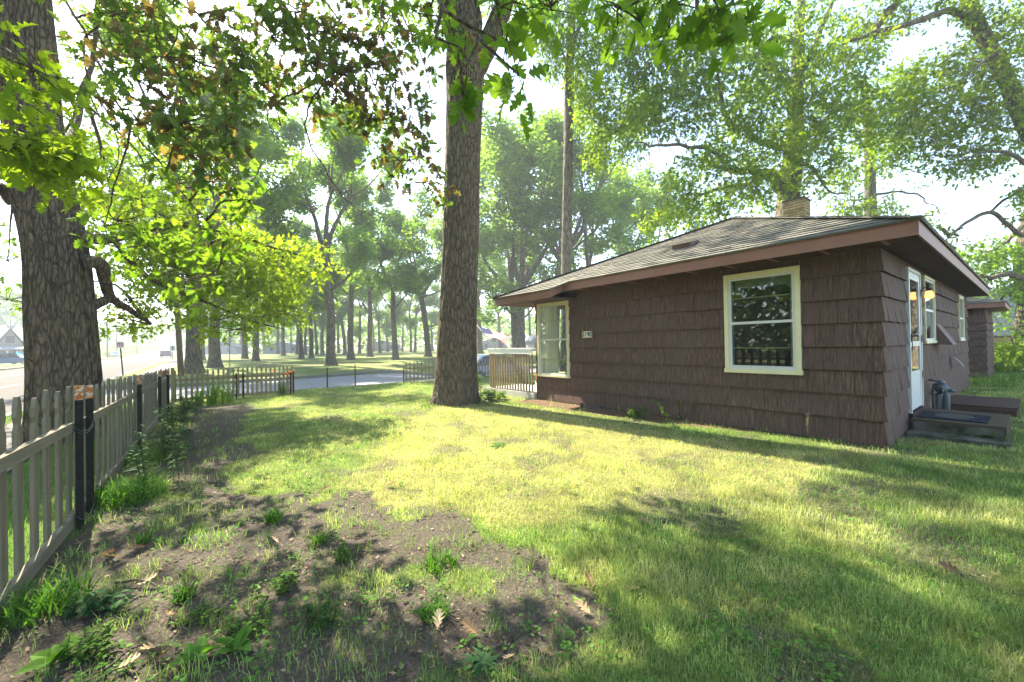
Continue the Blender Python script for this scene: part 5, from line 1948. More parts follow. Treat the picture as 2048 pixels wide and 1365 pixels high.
A([(1300, 40, 70, 50, 19, 100), (1380, 60, 70, 50, 19, 90), (1460, 60, 70, 50, 19, 90), (1540, 80, 70, 50, 19.5, 90), (1620, 60, 70, 50, 20, 80), (1320, 120, 70, 50, 18.5, 110), (1400, 140, 70, 50, 18.5, 120),
   (1500, 150, 70, 50, 19, 120), (1590, 160, 70, 50, 19.5, 130), (1680, 130, 70, 50, 20, 130), (1350, 210, 70, 50, 18.5, 110), (1430, 220, 70, 46, 18.5, 110), (1520, 230, 70, 50, 19, 130), (1620, 230, 70, 50, 19.5, 140),
   (1700, 210, 60, 46, 20.5, 130), (1780, 190, 60, 46, 21, 130), (1830, 160, 50, 50, 21, 90), (1480, 300, 70, 44, 19, 110), (1560, 310, 60, 44, 19.5, 110), (1650, 300, 60, 44, 19.5, 110), (1740, 265, 60, 40, 20.5, 100), (1815, 250, 50, 44, 21, 90),
   (1400, 335, 60, 36, 18.5, 70), (1450, 385, 50, 30, 19, 60), (1390, 420, 50, 30, 19, 60), (1515, 375, 50, 30, 19, 60), (1340, 400, 50, 34, 18.5, 60), (1315, 440, 40, 26, 18.5, 40), (1440, 420, 30, 18, 19, 20), (1260, 110, 50, 50, 19, 60),
   (1300, 230, 60, 50, 18.5, 80), (1640, 360, 40, 30, 19.5, 36), (1545, 395, 40, 22, 20, 24), (1720, 60, 60, 50, 20.5, 60)], 19, 1.5, .225, OAK1, WARM, 1.3, 8, lit=False)
world_crown(leaf, wood, at(1600, 0, D2), (19.5, 7.5, 18.5), (6, 5, 3.5), 24, 20, .22, OAK1, GREEN, rs)
wood.build('trunk', M_bark2, tf, True)
leaf.build('crown', M_leaf, tf)

# --- tree right of the chimney
rs = np.random.default_rng(505)
b = at(1745, 700, 27)
b[2] = 0
tg = thing('oak_tree', 'dark trunked oak seen over the roof ridge to the right of the chimney', 'tree', tuple(b))
wood, leaf = Acc(), Acc()
k_ = 27 / FP
p = bark_trunk(wood, [b - (0, 0, .1), at(1744, 560, 27), at(1743, 430, 27), at(1742, 330, 27), at(1738, 250, 27), at(1732, 150, 27)], [q * k_ * .85 for q in (16, 13, 11.5, 10, 8, 5)], rs, 80, 30, .08, 15, .02)
nodes = [p]
for q, r in (([(1744, 395, 27), (1790, 385, 26), (1840, 392, 25.5), (1880, 420, 25)], [.09, .07, .05, .02]), ([(1742, 340, 27), (1790, 330, 26), (1840, 345, 25.5)], [.08, .06, .03]),
             ([(1743, 400, 27), (1700, 400, 26.5), (1670, 420, 26)], [.07, .05, .02]), ([(1740, 300, 27), (1700, 250, 26), (1670, 220, 26)], [.08, .06, .02])):
    nodes.append(limb(wood, pxl(q), r, rs, 6, .08, 7))
nd = np.vstack(nodes)
A([(1700, 415, 40, 20, 26, 60), (1780, 415, 46, 22, 26, 70), (1845, 430, 46, 22, 25, 60), (1690, 370, 40, 30, 26, 50), (1770, 330, 50, 30, 26, 70), (1830, 385, 40, 24, 25.5, 40), (1730, 300, 46, 30, 26.5, 60), (1690, 330, 40, 26, 26, 40), (1880, 450, 22, 14, 25, 16), (1790, 290, 40, 30, 26, 40)],
  26, 1.4, .24, OAK1, WARM, 1.4, 8, lit=False)
wood.build('trunk', M_bark2, tg, True)
leaf.build('crown', M_leaf, tg)

# --- right tree by the back fence
rs = np.random.default_rng(606)
b = gnd(2040, 733)
D3 = float((b - EYE) @ Fw)
th = thing('oak_tree', 'leaning rough trunk rising from the green shrubs at the back board fence', 'tree', tuple(b))
wood, leaf = Acc(), Acc()
k_ = D3 / FP
p = bark_trunk(wood, [at(2036, 742, D3), at(2042, 700, D3), at(2048, 650, D3), at(2052, 600, D3), at(2046, 545, D3), at(2050, 490, D3), at(2070, 400, D3), at(2090, 280, D3), at(2100, 120, D3)], [q * k_ * .72 for q in (30, 22, 18, 17, 17, 16, 14, 11, 7)], rs, 110, 40, .12, 21, .02)
nodes = [p]
for q, r in (([(2048, 560, D3), (2020, 548, D3 - 1), (1985, 556, D3 - 1.5), (1960, 550, D3 - 2)], [.16, .12, .08, .03]), ([(2046, 610, D3), (2022, 590, D3), (2000, 600, D3), (1985, 630, D3)], [.09, .06, .04, .02]),
             ([(2060, 440, D3), (2030, 470, D3 - 1), (1990, 500, D3 - 1)], [.12, .08, .03])):
    nodes.append(limb(wood, pxl(q), r, rs, 6, .04, 8))
nd = np.vstack(nodes)
A([(1955, 520, 36, 30, 0, 70), (2000, 505, 36, 26, 0, 70), (1985, 560, 36, 30, 0, 70), (2028, 570, 28, 36, 0, 50), (2002, 625, 40, 40, 0, 34), (1990, 660, 30, 20, 0, 12), (1940, 505, 20, 14, 0, 24), (2030, 520, 24, 20, 0, 30), (2080, 480, 40, 40, 0, 40), (2090, 380, 60, 60, 0, 60)], D3, 1.4, .19, OAK1, COOL, 1.1, 8, lit=False)
wood.build('trunk', M_bark2, th, True)
leaf.build('crown', M_leaf, th)

# --- tree leaning in over the top right corner
rs = np.random.default_rng(707)
D4 = 16
b = at(2210, 770, D4)
b[2] = 0
ti = thing('oak_tree', 'big oak leaning in at the top right corner with long limbs over the roof', 'tree', tuple(b))
wood, leaf = Acc(), Acc()
k_ = D4 / FP
p = bark_trunk(wood, [b - (0, 0, .1), at(2170, 560, D4), at(2110, 370, D4), at(2050, 235, D4), at(2010, 140, D4), at(1972, 65, D4), at(1948, 0, D4), at(1930, -110, D4)], [q * k_ * .75 for q in (34, 26, 22, 17, 16, 15, 13, 9)], rs, 120, 44, .1, 31, .02)
nodes = [p]
for q, r in (([(1972, 60, D4), (1915, 18, D4), (1880, 24, D4 - .5), (1830, 42, D4 - .8), (1760, 60, D4 - 1), (1690, 85, D4 - 1)], [.16, .13, .11, .1, .08, .04]),
             ([(1830, -20, D4), (1790, 10, D4), (1762, 45, D4), (1752, 75, D4)], [.14, .13, .12, .06]),
             ([(2110, 370, D4), (2060, 330, D4 - .5), (2020, 304, D4 - 1), (1976, 302, D4 - 1), (1930, 320, D4 - 1)], [.1, .08, .065, .05, .02]),
             ([(2130, 480, D4), (2048, 470, D4), (2012, 445, D4), (1983, 424, D4), (1940, 442, D4 - .3), (1915, 462, D4 - .4), (1893, 480, D4 - .5)], [.12, .085, .075, .08, .06, .045, .02]),
             ([(1983, 424, D4), (2010, 400, D4), (2050, 380, D4)], [.05, .05, .04]),
             ([(1900, 474, D4 - .4), (1890, 460, D4 - .4), (1885, 458, D4 - .4)], [.05, .05, .03]),
             ([(2030, 190, D4), (2000, 110, D4), (1960, 130, D4 - 1), (1900, 180, D4 - 1)], [.07, .06, .04, .02])):
    nodes.append(limb(wood, pxl(q), r, rs, 6, .015, 9))
nd = np.vstack(nodes)
A([(1880, 130, 40, 40, 0, 60), (1950, 150, 50, 44, 0, 90), (2010, 120, 44, 50, 0, 80), (1850, 210, 46, 44, 0, 80), (1920, 225, 56, 46, 0, 110), (1990, 230, 56, 50, 0, 100), (2035, 190, 30, 60, 0, 50), (1860, 285, 50, 36, 0, 60), (1925, 295, 56, 40, 0, 80),
   (1985, 320, 50, 36, 0, 70), (1895, 345, 36, 22, 0, 30), (2030, 385, 34, 26, 0, 36), (2010, 60, 56, 40, 0, 80), (1960, 30, 50, 36, 0, 50), (1900, 20, 50, 24, 0, 40), (2040, 40, 30, 50, 0, 40), (2000, 405, 36, 14, 0, 20), (1930, 455, 34, 20, 0, 24), (1910, 490, 26, 14, 0, 12),
   (1820, 20, 50, 30, 0, 40), (1770, 30, 50, 30, 0, 40), (2045, 290, 30, 40, 0, 40), (2040, 440, 30, 14, 0, 14), (1720, 100, 40, 24, 15, 30)], D4, 1.1, .18, OAK1, WARM, 1.3, 8, lit=False)
world_crown(leaf, wood, at(1930, -110, D4), (13, -1.5, 16), (5, 4, 3), 40, 20, .2, OAK1, GREEN, rs)
wood.build('trunk', M_bark2, ti, True)
leaf.build('crown', M_leaf, ti)


# ------------------------------------------------------------------ park trees
def gen_tree(rs, H, clear, r0, spread, nl, ls, nleaf, forks=0, cols=COOL, tip_r=1.05):
    wood, leaf = Acc(), Acc()
    tips = []

    def grow(p, d, r, L, lvl):
        n = max(3, int(L / .9))
        pts, dirs = [p], [d]
        for i in range(n):
            d = unit(d + rs.normal(0, .035 + .06 * lvl, 3) + np.array([0, 0, .05 if lvl else .02]))
            pts.append(pts[-1] + d * L / n)
            dirs.append(d)
        r1 = r * (.72 if lvl == 0 else .5)
        sides = (14, 9, 6, 5, 4)[min(lvl, 4)]
        wood.tube(np.array(pts), np.linspace(r, r1, n + 1), sides, cap=False)
        if lvl >= 3:
            for q in range(1, n + 1):
                tips.append(pts[q])
            return
        kids = nl if lvl == 0 else int(rs.integers(2, 4))
        a0 = rs.uniform(0, 6.28)
        for k in range(kids):
            az = a0 + k * 6.283 / kids + rs.normal(0, .35)
            sp = spread * rs.uniform(.55, 1.25)
            ref = unit(np.cross(d, [math.cos(az), math.sin(az), .1]))
            nd_ = unit(d * math.cos(sp) + np.cross(ref, d) * math.sin(sp))
            nd_ = unit(nd_ + np.array([0, 0, .12]))
            grow(pts[-1], nd_, r1 * rs.uniform(.72, .92), (H - clear) * (.42, .30, .24)[lvl] * rs.uniform(.75, 1.2), lvl + 1)
        if lvl <= 1:
            for k in range(3 if lvl == 0 else 2):
                q = int(rs.integers(max(1, int(n * (.55 if lvl == 0 else .3))), n + 1))
                az = rs.uniform(0, 6.28)
                nd_ = unit(np.array([math.cos(az), math.sin(az), rs.uniform(.05, .6)]))
                grow(pts[q], nd_, r1 * .42, (H - clear) * .30 * rs.uniform(.6, 1.1), max(lvl + 1, 2))
    wood.tube([(0, 0, -.15), (0, 0, .12), (0, 0, .5), (0, 0, 1.0)], [r0 * 1.75, r0 * 1.45, r0 * 1.15, r0 * 1.02], 14, cap=False)
    grow(np.array([0, 0, .95]), np.array([rs.normal(0, .03), rs.normal(0, .03), 1.0]), r0, clear, 0)
    T = np.array(tips)
    T = T[(T[:, 2] > clear * .55) & (rs.uniform(0, 1, len(T)) > .26)]
    per = max(4, int(nleaf / len(T)))
    n = len(T)
    P = np.repeat(T, per, 0) + nrm(rs.normal(0, 1, (n * per, 3))) * (rs.uniform(0, 1, (n * per, 1)) ** .45) * np.array([tip_r, tip_r, tip_r * .75])
    yd = rs.normal(0, 1, P.shape) * np.array([1, 1, .4]) + np.array([0, 0, -.2])
    nn = nrm(np.array([0, 0, 1.0]) + rs.normal(0, .5, P.shape))
    cl = np.repeat(rs.uniform(0, 1, (n, 1)), per, 0) * .65 + rs.uniform(0, 1, (n * per, 1)) * .35
    c = np.asarray(cols[0]) + (np.asarray(cols[1]) - np.asarray(cols[0])) * cl
    put_leaves(leaf, TUFTQ, P, yd, nn, ls * rs.uniform(.6, 1.3, n * per), c)
    return wood, leaf


protos = []
for q, (H, clear, r0, spread, nl) in enumerate(((20, 8.0, .36, .50, 3), (20, 6.2, .30, .62, 3), (20, 9.5, .32, .45, 2), (20, 7.0, .42, .58, 4), (20, 7.6, .26, .5, 2), (20, 5.0, .40, .68, 4))):
    rs = np.random.default_rng(900 + q)
    w, l = gen_tree(rs, H, clear, r0, spread, nl, .34, 13500)
    protos.append((w, l, r0))
# (x, y base px, trunk width px, kind)
park = [(388, 747, 27, 3), (405, 720, 8, 0), (430, 736, 25, 5), (490, 718, 12, 1), (482, 708, 5, 2), (512, 723, 13, 0), (518, 707, 4, 4), (529, 708, 6, 1), (556, 709, 6, 2), (567, 712, 8, 0), (583, 707, 4, 4), (594, 709, 6, 1),
        (603, 718.5, 10, 1), (611, 710, 6, 2), (623, 716.5, 9, 2), (634, 709.5, 6, 4), (645, 711, 8, 0), (662, 731, 14, 0), (677, 707, 7, 1), (690, 709, 7, 3), (702, 720, 13, 2), (719, 708, 6, 4), (740, 714, 11, 0), (748, 704, 4, 4),
        (760, 707, 6, 1), (775, 704, 5, 5), (791, 720, 12, 1), (805, 703, 5, 4), (822, 705, 5, 2), (830, 705.5, 5, 4), (856, 714, 13, 3), (865, 703, 5, 1), (960, 708, 11, 3), (1000, 702, 9, 1), (1031, 712, 10, 5), (1042, 714, 13, 5), (1062, 701, 5, 4),
        (1108, 714, 12, 3), (1180, 712, 12, 5), (1255, 706, 12, 0), (1330, 704, 11, 3), (-40, 718, 14, 5), (30, 712, 12, 3), (70, 714, 10, 0), (-120, 722, 16, 3), (400, 705.5, 6, 5), (440, 705, 6, 3), (460, 706, 7, 0)]
cnt = [0] * len(protos)
first = {}
ordn = ['first', 'second', 'third', 'fourth', 'fifth', 'sixth', 'seventh', 'eighth', 'ninth', 'tenth', 'eleventh', 'twelfth', 'thirteenth', 'fourteenth', 'fifteenth', 'sixteenth', 'seventeenth', 'eighteenth', 'nineteenth', 'twentieth']


def place(px_, y, w, kind, label, group, rs):
    over = {388: 1.0, 430: 1.0, 960: 1.15, 1000: 1.2, 1031: 1.3, 1042: 1.36, 1108: 1.32, 1180: 1.25, 1255: 1.2, 1330: 1.15, 662: 1.0}
    b = gnd(px_, y)
    d = float((b - EYE) @ Fw)
    if d > 135:
        b = at(px_, y, 135)
        b[2] = 0
        d = 135
    th_ = abs((px_ - 1024) / FP)
    r = w * d / FP / 2 / math.sqrt(1 + th_ ** 2)
    s = float(over.get(px_, np.clip(r / protos[kind][2], .9, 1.2)))
    b[2] = float(dip(b[0], b[1]))
    rz = rs.uniform(0, 6.28)
    if kind not in first:
        w_, l_, _ = protos[kind]
        t = thing('park_tree', label, 'tree', (0, 0, 0), group)
        w_.build('trunk', M_bark2, t, True)
        l_.build('crown', M_leaf_far, t)
        first[kind] = t
        t.location, t.rotation_euler, t.scale = b, (0, 0, rz), (s, s, s)
    else:
        dup(first[kind], b, rz, s, label)['group'] = group


rs = np.random.default_rng(77)
seq = sorted([q for q in park if 450 < q[0] < 870 or 380 < q[0] < 400 and False], key=lambda q: q[0])
for q in park:
    x, y, w, kd = q
    grp = 'trees in the park across the side street'
    if q in seq:
        i = seq.index(q)
        nearness = 'tall park tree near the side street' if y > 716 else ('park tree in the middle rows' if y > 708.6 else 'slim far park tree')
        side = ordn[i] + ' trunk from the left' if i < len(seq) / 2 else ordn[len(seq) - 1 - i] + ' trunk left of the thick centre oak'
        lab = f'{nearness}, {side}'
        lab = lab.replace('first trunk left of', 'next trunk left of')
    elif x in (388,):
        lab = 'very thick park oak right behind the wooden utility pole'
    elif x == 430:
        lab = 'thick flaring park oak between the utility pole oak and the green street sign'
    elif x < 130:
        grp = 'tall trees behind the gabled house across the road'
        lab = {-40: 'hazy tree on the left side of the gabled house, across the main road', 30: 'hazy tree directly behind the gabled house across the main road', 70: 'hazy tree behind the big left trunk across the main road', -120: 'hazy tree at the left picture edge across the main road'}[x]
    elif x < 470:
        lab = {405: 'park tree half hidden behind the very thick oak by the utility pole', 400: 'far hazy park tree above the sidewalk end', 440: 'far hazy park tree behind the thick flaring oak', 460: 'far hazy park tree behind the green street sign'}[x]
    else:
        lab = {960: 'grey park tree just right of the thick centre oak, left of the flag', 1000: 'park tree behind the flag', 1031: 'left one of the paired trunks under the porch eave', 1042: 'right one of the paired trunks under the porch eave, brighter',
               1062: 'thin dark park tree by the small white house under the eave', 1108: 'dense green tree behind the slender tan trunk on its left', 1180: 'dense green tree behind the roof right of the slender tan trunk',
               1255: 'green tree over the roof left of the chimney oak', 1330: 'far green tree hidden under the chimney oak limbs'}[x]
    place(x, y, w, kd, lab, grp, rs)
for loc_, kd, lab in (((-17, 7.5), 3, 'tree across the main road reflected right of centre in the square window'), ((-16.5, -3), 5, 'tree across the main road reflected at the left of the square window'),
                      ((-19, 16), 1, 'tree across the main road reflected in the corner window'), ((-24, 2), 0, 'second-row tree across the main road reflected in the square window'), ((-23, -12), 2, 'tree across the main road reflected faintly behind the fence reflection')):
    dup(first[kd], Vector((*loc_, 0)), rs.uniform(0, 6), .95, lab)['group'] = 'tall trees behind the gabled house across the road' if False else 'trees across the main road opposite the house'

# ------------------------------------------------------------------ far woods and hill line
rs = np.random.default_rng(55)
a = Acc()
n = 0
for (x0, x1, d0, d1, zlo, zhi, cnt_) in ((-150, 390, 230, 330, 1, 22, 9000), (380, 1500, 140, 190, .5, 17, 14000), (1500, 2500, 80, 120, .5, 11, 5000)):
    px_ = rs.uniform(x0, x1, cnt_)
    d = rs.uniform(d0, d1, cnt_)
    P = EYE + np.array([ray(x, 690) for x in px_]) / FP * d[:, None]
    hgt = zlo + (zhi - zlo) * (.55 + .45 * fbm(px_ * .02, d * .03, 3, 9)) * rs.uniform(0, 1, cnt_) ** .7
    P[:, 2] = hgt
    s = (d0 / 110) * rs.uniform(.5, 1.3, cnt_)
    c = np.array(COOL[0]) + (np.array(COOL[1]) - np.array(COOL[0])) * rs.uniform(0, 1, (cnt_, 1))
    put_leaves(a, TUFTQ, P, rs.normal(0, 1, P.shape), nrm(np.array([0, 0, .6]) + rs.normal(0, .6, P.shape)), s * 1.5, c)
for (n_, x0, x1, y0, y1, zh) in ((34000, -40, -24, -45, 62, 12),):
    P = np.stack([rs.uniform(x0, x1, n_), rs.uniform(y0, y1, n_), rs.uniform(.3, zh, n_)], -1)
    c = np.array(COOL[0]) + (np.array(COOL[1]) - np.array(COOL[0])) * rs.uniform(0, 1, (n_, 1)) * .6
    c = c * .55  # unseen woods opposite the windows; their shade is put into the leaf colour
    put_leaves(a, TUFTQ, P, rs.normal(0, 1, P.shape), nrm(np.array([.8, 0, .3]) + rs.normal(0, .6, P.shape)), rs.uniform(.4, 1.0, n_), c)
tag(a.build('distant_woods', M_leaf_far), 'hazy far-off woods closing the view beyond the park and the road end', 'woods', kind='stuff')


# ------------------------------------------------------------------ houses in the distance
M_siding = m_plain('pale_siding', (.22, .235, .25), .7)
M_siding2 = m_plain('cream_siding', (.25, .235, .185), .7)
M_groof = m_plain('grey_far_roof', (.16, .16, .165), .9)
M_pane = m_plain('far_window_pane', (.05, .06, .07), .15, .5)


def far_house(label, c, w, dpt, h, rise, rz, sid, group='small houses far across the park', porch=False):
    t = thing('house', label, 'house', (c[0], c[1], 0), group)
    M = Matrix.Translation((c[0], c[1], 0)) @ Matrix.Rotation(rz, 4, 'Z')
    T = lambda pts: [tuple(M @ Vector(q)) for q in pts]
    a = Acc()
    x, y = w / 2, dpt / 2
    a.hexa(T([(-x, -y, 0), (x, -y, 0), (x, y, 0), (-x, y, 0), (-x, -y, h), (x, -y, h), (x, y, h), (-x, y, h)]))
    a.prism(T([(-x, -y, h), (x, -y, h), (0, -y, h + rise)]), tuple(M.to_3x3() @ Vector((0, dpt, 0))))
    a.build('wall', sid, t)
    a = Acc()
    for s in (-1, 1):
        a.hexa(T([(0, -y - .3, h + rise + .02), (s * (x + .35), -y - .3, h - .12), (s * (x + .35), y + .3, h - .12), (0, y + .3, h + rise + .02),
                  (0, -y - .3, h + rise + .2), (s * (x + .35), -y - .3, h + .06), (s * (x + .35), y + .3, h + .06), (0, y + .3, h + rise + .2)]))
    a.build('roof', M_groof, t)
    for wx in ((-w * .28, h * .35), (w * .26, h * .35), (0, h + rise * .25)):
        a = Acc()
        a.hexa(T([(wx[0] - .45, -y - .05, wx[1]), (wx[0] + .45, -y - .05, wx[1]), (wx[0] + .45, -y + .02, wx[1]), (wx[0] - .45, -y + .02, wx[1]),
                  (wx[0] - .45, -y - .05, wx[1] + 1.1), (wx[0] + .45, -y - .05, wx[1] + 1.1), (wx[0] + .45, -y + .02, wx[1] + 1.1), (wx[0] - .45, -y + .02, wx[1] + 1.1)]))
        a.build('window', M_pane, t)
    a = Acc()
    a.hexa(T([(-.5, -y - .06, 0), (.4, -y - .06, 0), (.4, -y + .01, 0), (-.5, -y + .01, 0), (-.5, -y - .06, h * .0 + 1.0), (.4, -y - .06, 1.0), (.4, -y + .01, 1.0), (-.5, -y + .01, 1.0)]))
    a.build('door', M_groof, t)
    if porch:
        a = Acc()
        a.hexa(T([(-x - 1, -y - 2.4, h - .35), (x + 3, -y - 2.4, h - .35), (x + 3, -y - .1, h + .15), (-x - 1, -y - .1, h + .15), (-x - 1, -y - 2.4, h - .2), (x + 3, -y - 2.4, h - .2), (x + 3, -y - .1, h + .3), (-x - 1, -y - .1, h + .3)]))
        for px_ in (-x - .8, -x / 3, x / 2, x + 2.8):
            a.hexa(T([(px_ - .1, -y - 2.3, 0), (px_ + .1, -y - 2.3, 0), (px_ + .1, -y - 2.1, 0), (px_ - .1, -y - 2.1, 0), (px_ - .1, -y - 2.3, h - .34), (px_ + .1, -y - 2.3, h - .34), (px_ + .1, -y - 2.1, h - .34), (px_ - .1, -y - 2.1, h - .34)]))
        a.build('porch_roof', M_siding, t)
    return t


face = -YAW
far_house('gabled cream house with porch roof across the main road at the left edge', at(10, 700, 66), 2.9, 9, 2.3, 2.9, R(20), M_siding2, None, True)
for lab, x, d, w in (('low grey house far across the park between the slim trunks', 575, 128, 16), ('low pale house far across the park left of the thick centre oak', 768, 132, 14), ('pale house far off behind the paired trunks near the flag', 985, 120, 12),
                     ('small white gabled house seen below the porch eave', 1072, 88, 4.2), ('low white building far off behind the green street sign', 455, 125, 12)):
    far_house(lab, at(x, 700, d), w * .7, 8, 2.0, 1.3, -YAW + R(10), M_siding)
far_house('white neighbour house behind the back fence at the right edge', at(2040, 690, 31), 9, 7, 3.6, 1.6, R(-80), M_siding, None)

# ------------------------------------------------------------------ back board fence and shrubs
bf = thing('board_fence', 'yellow board fence at the back of the yard by the leaning trunk', 'fence', tuple(gnd(2010, 712)))
M_yel = m_wood('yellow_fence_board', (.26, .19, .06), (.44, .34, .13), 'Z', 14)
A_, B_ = at(1975, 700, 25), at(2250, 700, 22)
A_[2] = B_[2] = 0
n = 60
for q in range(n):
    p0, p1 = A_ + (B_ - A_) * q / n, A_ + (B_ - A_) * (q + .97) / n
    a = Acc()
    a.hexa([p0, p1, p1 + Fw * .02, p0 + Fw * .02, p0 + (0, 0, 1.32), p1 + (0, 0, 1.32), p1 + Fw * .02 + (0, 0, 1.32), p0 + Fw * .02 + (0, 0, 1.32)])
    a.build('board', M_yel, bf)
a = Acc()
a.bar(A_ + (0, 0, 1.38) - Fw * .03, B_ + (0, 0, 1.38) - Fw * .03, .05, .12)
a.build('top_rail', M_tim, bf)
rs = np.random.default_rng(66)
for q, (x, y, d, rr) in enumerate(((1985, 735, 17, .55), (2015, 745, 16, .7), (2046, 738, 18, .8), (2050, 715, 19, .8), (1998, 722, 20, .6))):
    b = at(x, y, d)
    b[2] = 0
    t, l, w = plant('shrub', ['leafy shrub at the right corner of the shed', 'wide green shrub in front of the leaning right trunk', 'shrub at the right edge below the leaning trunk', 'shrub behind the leaning right trunk at the picture edge', 'shrub before the yellow board fence'][q], 'shrub', b, 'shrubs by the back fence')
    n = 130
    P = b + nrm(rs.normal(0, 1, (n, 3))) * rs.uniform(.3, 1, (n, 1)) ** .5 * np.array([rr, rr, rr * .7]) + (0, 0, rr * .6)
    P[:, 2] = np.abs(P[:, 2])
    sprays(l, w, P, P - b, .12, BROAD, 7, LIME, rs)
    finish(t, l, w)
grass_clump('tall seeding grass between the shed and the house corner', gnd(1965, 772), 160, .5, .7, rs)
grass_clump('tall grass at the foot of the shrubs by the shed', gnd(2005, 765), 160, .45, .6, rs)

# ------------------------------------------------------------------ poles, signs, wires
M_pole = m_wood('pole_wood', (.13, .095, .065), (.27, .2, .14), 'Z', 20)


def pole(label, b, h, r, top=None, arm=True, name='utility_pole'):
    t = thing(name, label, 'utility pole', tuple(b), 'utility poles along the main road')
    a = Acc()
    b = np.asarray(b, float)
    e = np.asarray(top, float) if top is not None else b + (0, 0, h)
    a.tube([b - (0, 0, .2), b * .5 + e * .5, e], [r, r * .88, r * .75], 12)
    a.build('pole', M_pole, t, True)
    if arm:
        a = Acc()
        c = e - (0, 0, .5)
        a.bar(c - (1.1, .12, 0), c + (1.1, -.12, 0), .1, .12)
        for q in (-1, -.5, .5, 1):
            a.lathe([(.03, 0), (.05, .05), (.03, .12)], c + (q, -.12, .06), n=8)
        a.build('crossarm', M_pole, t)
    return e


b = gnd(363, 752)
e0 = pole('brown wooden utility pole in front of the very thick park oak', b, 9, .14, tuple(at(341, 420, float((b - EYE) @ Fw))), True)
tops = [e0]
for q, (x, y, dd, ht) in enumerate(((215, 715, 96, 640), (233, 706, 125, 648), (274, 709, 150, 655), (304, 708, 175, 652), (330, 705, 205, 672))):
    b = at(x, y, dd)
    b[2] = 0
    tops.append(pole(['hazy pole across the main road, nearest to the big left trunk', 'hazy pole across the main road just right of the parking sign top', 'hazy pole left of the dark car', 'hazy pole above the dark car roof', 'farthest hazy pole right of the dark car'][q], b, (690 - .0175 * (x - 1024) - ht) * dd / FP + CH, .16, None, True))
for q, (y0, y1, dd) in enumerate(((186, 262, 30), (232, 305, 31), (645, 657, 60), (651, 662, 60))):
    a = Acc()
    if q < 2:
        A_, B_ = at(860, y0 - 20, dd), at(1420, y1 + 120, dd + 10)
    else:
        A_, B_ = at(-300, y0 - 40, dd - 20), at(220, y1 + 14, dd + 50)
    tt = np.linspace(0, 1, 24)[:, None]
    p = A_ + (B_ - A_) * tt - np.array([0, 0, 1.0]) * (.6 * np.sin(tt * math.pi))
    a.tube(p, .014 if q < 2 else .03, 5)
    tag(a.build('power_line', m_plain('wire', (.05, .05, .055), .6)), ['upper thin power line crossing the sky right of the centre oak', 'lower thin power line crossing the sky right of the centre oak', 'upper power line in front of the gabled house across the road', 'lower power line in front of the gabled house across the road'][q], 'power line', 'overhead power lines')

b = gnd(247, 752)
d = float((b - EYE) @ Fw)
t = thing('parking_sign', 'small white no parking sign on a leaning dark post at the road edge', 'sign', tuple(b))
e = at(240.5, 692, d)
a = Acc()
a.bar(b - (0, 0, .1), e, .06, .05, (0, 1, 0))
a.build('post', M_post, t)
n_ = -unit(np.array([Fw[0] - Rt[0] * .75, Fw[1] - Rt[1] * .75, 0]))
s_ = np.cross([0, 0, 1.0], n_)
c = e + (0, 0, .06) + n_ * .04
sq = lambda cx, cz, w, h, o: [c + s_ * (cx - w) + Up * (cz - h) + n_ * o, c + s_ * (cx + w) + Up * (cz - h) + n_ * o, c + s_ * (cx + w) + Up * (cz + h) + n_ * o, c + s_ * (cx - w) + Up * (cz + h) + n_ * o]
a = Acc()
a.prism(sq(0, 0, .17, .19, 0), n_ * -.012)
pnl = a.build('panel', m_plain('sign_white', (.75, .75, .74), .5), t)
a = Acc()
tt = np.linspace(0, 2 * math.pi, 25)
for q in range(24):
    A_, B_ = tt[q], tt[q + 1]
    a.add([c + n_ * .004 + s_ * (math.cos(u) * r_) + Up * (math.sin(u) * r_) for u, r_ in ((A_, .10), (B_, .10), (B_, .14), (A_, .14))], [(0, 1, 2, 3)])
a.add([c + n_ * .005 + s_ * x + Up * y for x, y in ((-.10, .08), (-.08, .10), (.10, -.08), (.08, -.10))], [(0, 1, 2, 3)])
a.build('red_ring', m_plain('sign_red', (.55, .03, .03), .5), pnl)
a = Acc()
for (x0, x1, y0, y1) in ((-.045, -.02, -.08, .08), (-.02, .04, .055, .08), (-.02, .04, -.01, .015), (.04, .06, .0, .07)):
    a.add([c + n_ * .0035 + s_ * x + Up * y for x, y in ((x0, y0), (x1, y0), (x1, y1), (x0, y1))], [(0, 1, 2, 3)])
a.build('letter', M_black, pnl)
b = gnd(345, 720)
d = float((b - EYE) @ Fw)
t = thing('road_sign', 'small grey road sign on a thin post, right of the dark car', 'sign', tuple(b))
a = Acc()
a.bar(b, at(345, 692, d), .08, .06, (0, 1, 0))
a.build('post', M_post, t)
a = Acc()
e = at(345, 697, d)
a.bar(e - (0, 0, .35), e + (0, 0, .35), .6, .03, (0, 1, 0))
a.build('panel', m_plain('sign_grey', (.3, .31, .32), .5), t)
b = gnd(460, 745)
d = float((b - EYE) @ Fw)
t = thing('street_sign', 'thin grey pole with green street name blades in front of the park', 'sign', tuple(b))
a = Acc()
e = at(458.5, 655, d)
a.tube([b - (0, 0, .1), e], .03, 8)
a.build('post', m_plain('galvanised', (.3, .31, .3), .5, .4, .5), t)
a = Acc()
a.bar(e + (-.38, -.02, .08), e + (.38, .02, .08), .02, .15)
a.bar(e + (.02, -.38, .25), e + (-.02, .38, .25), .02, .15)
a.build('name_blade', m_plain('sign_green', (.01, .20, .12), .5), t)

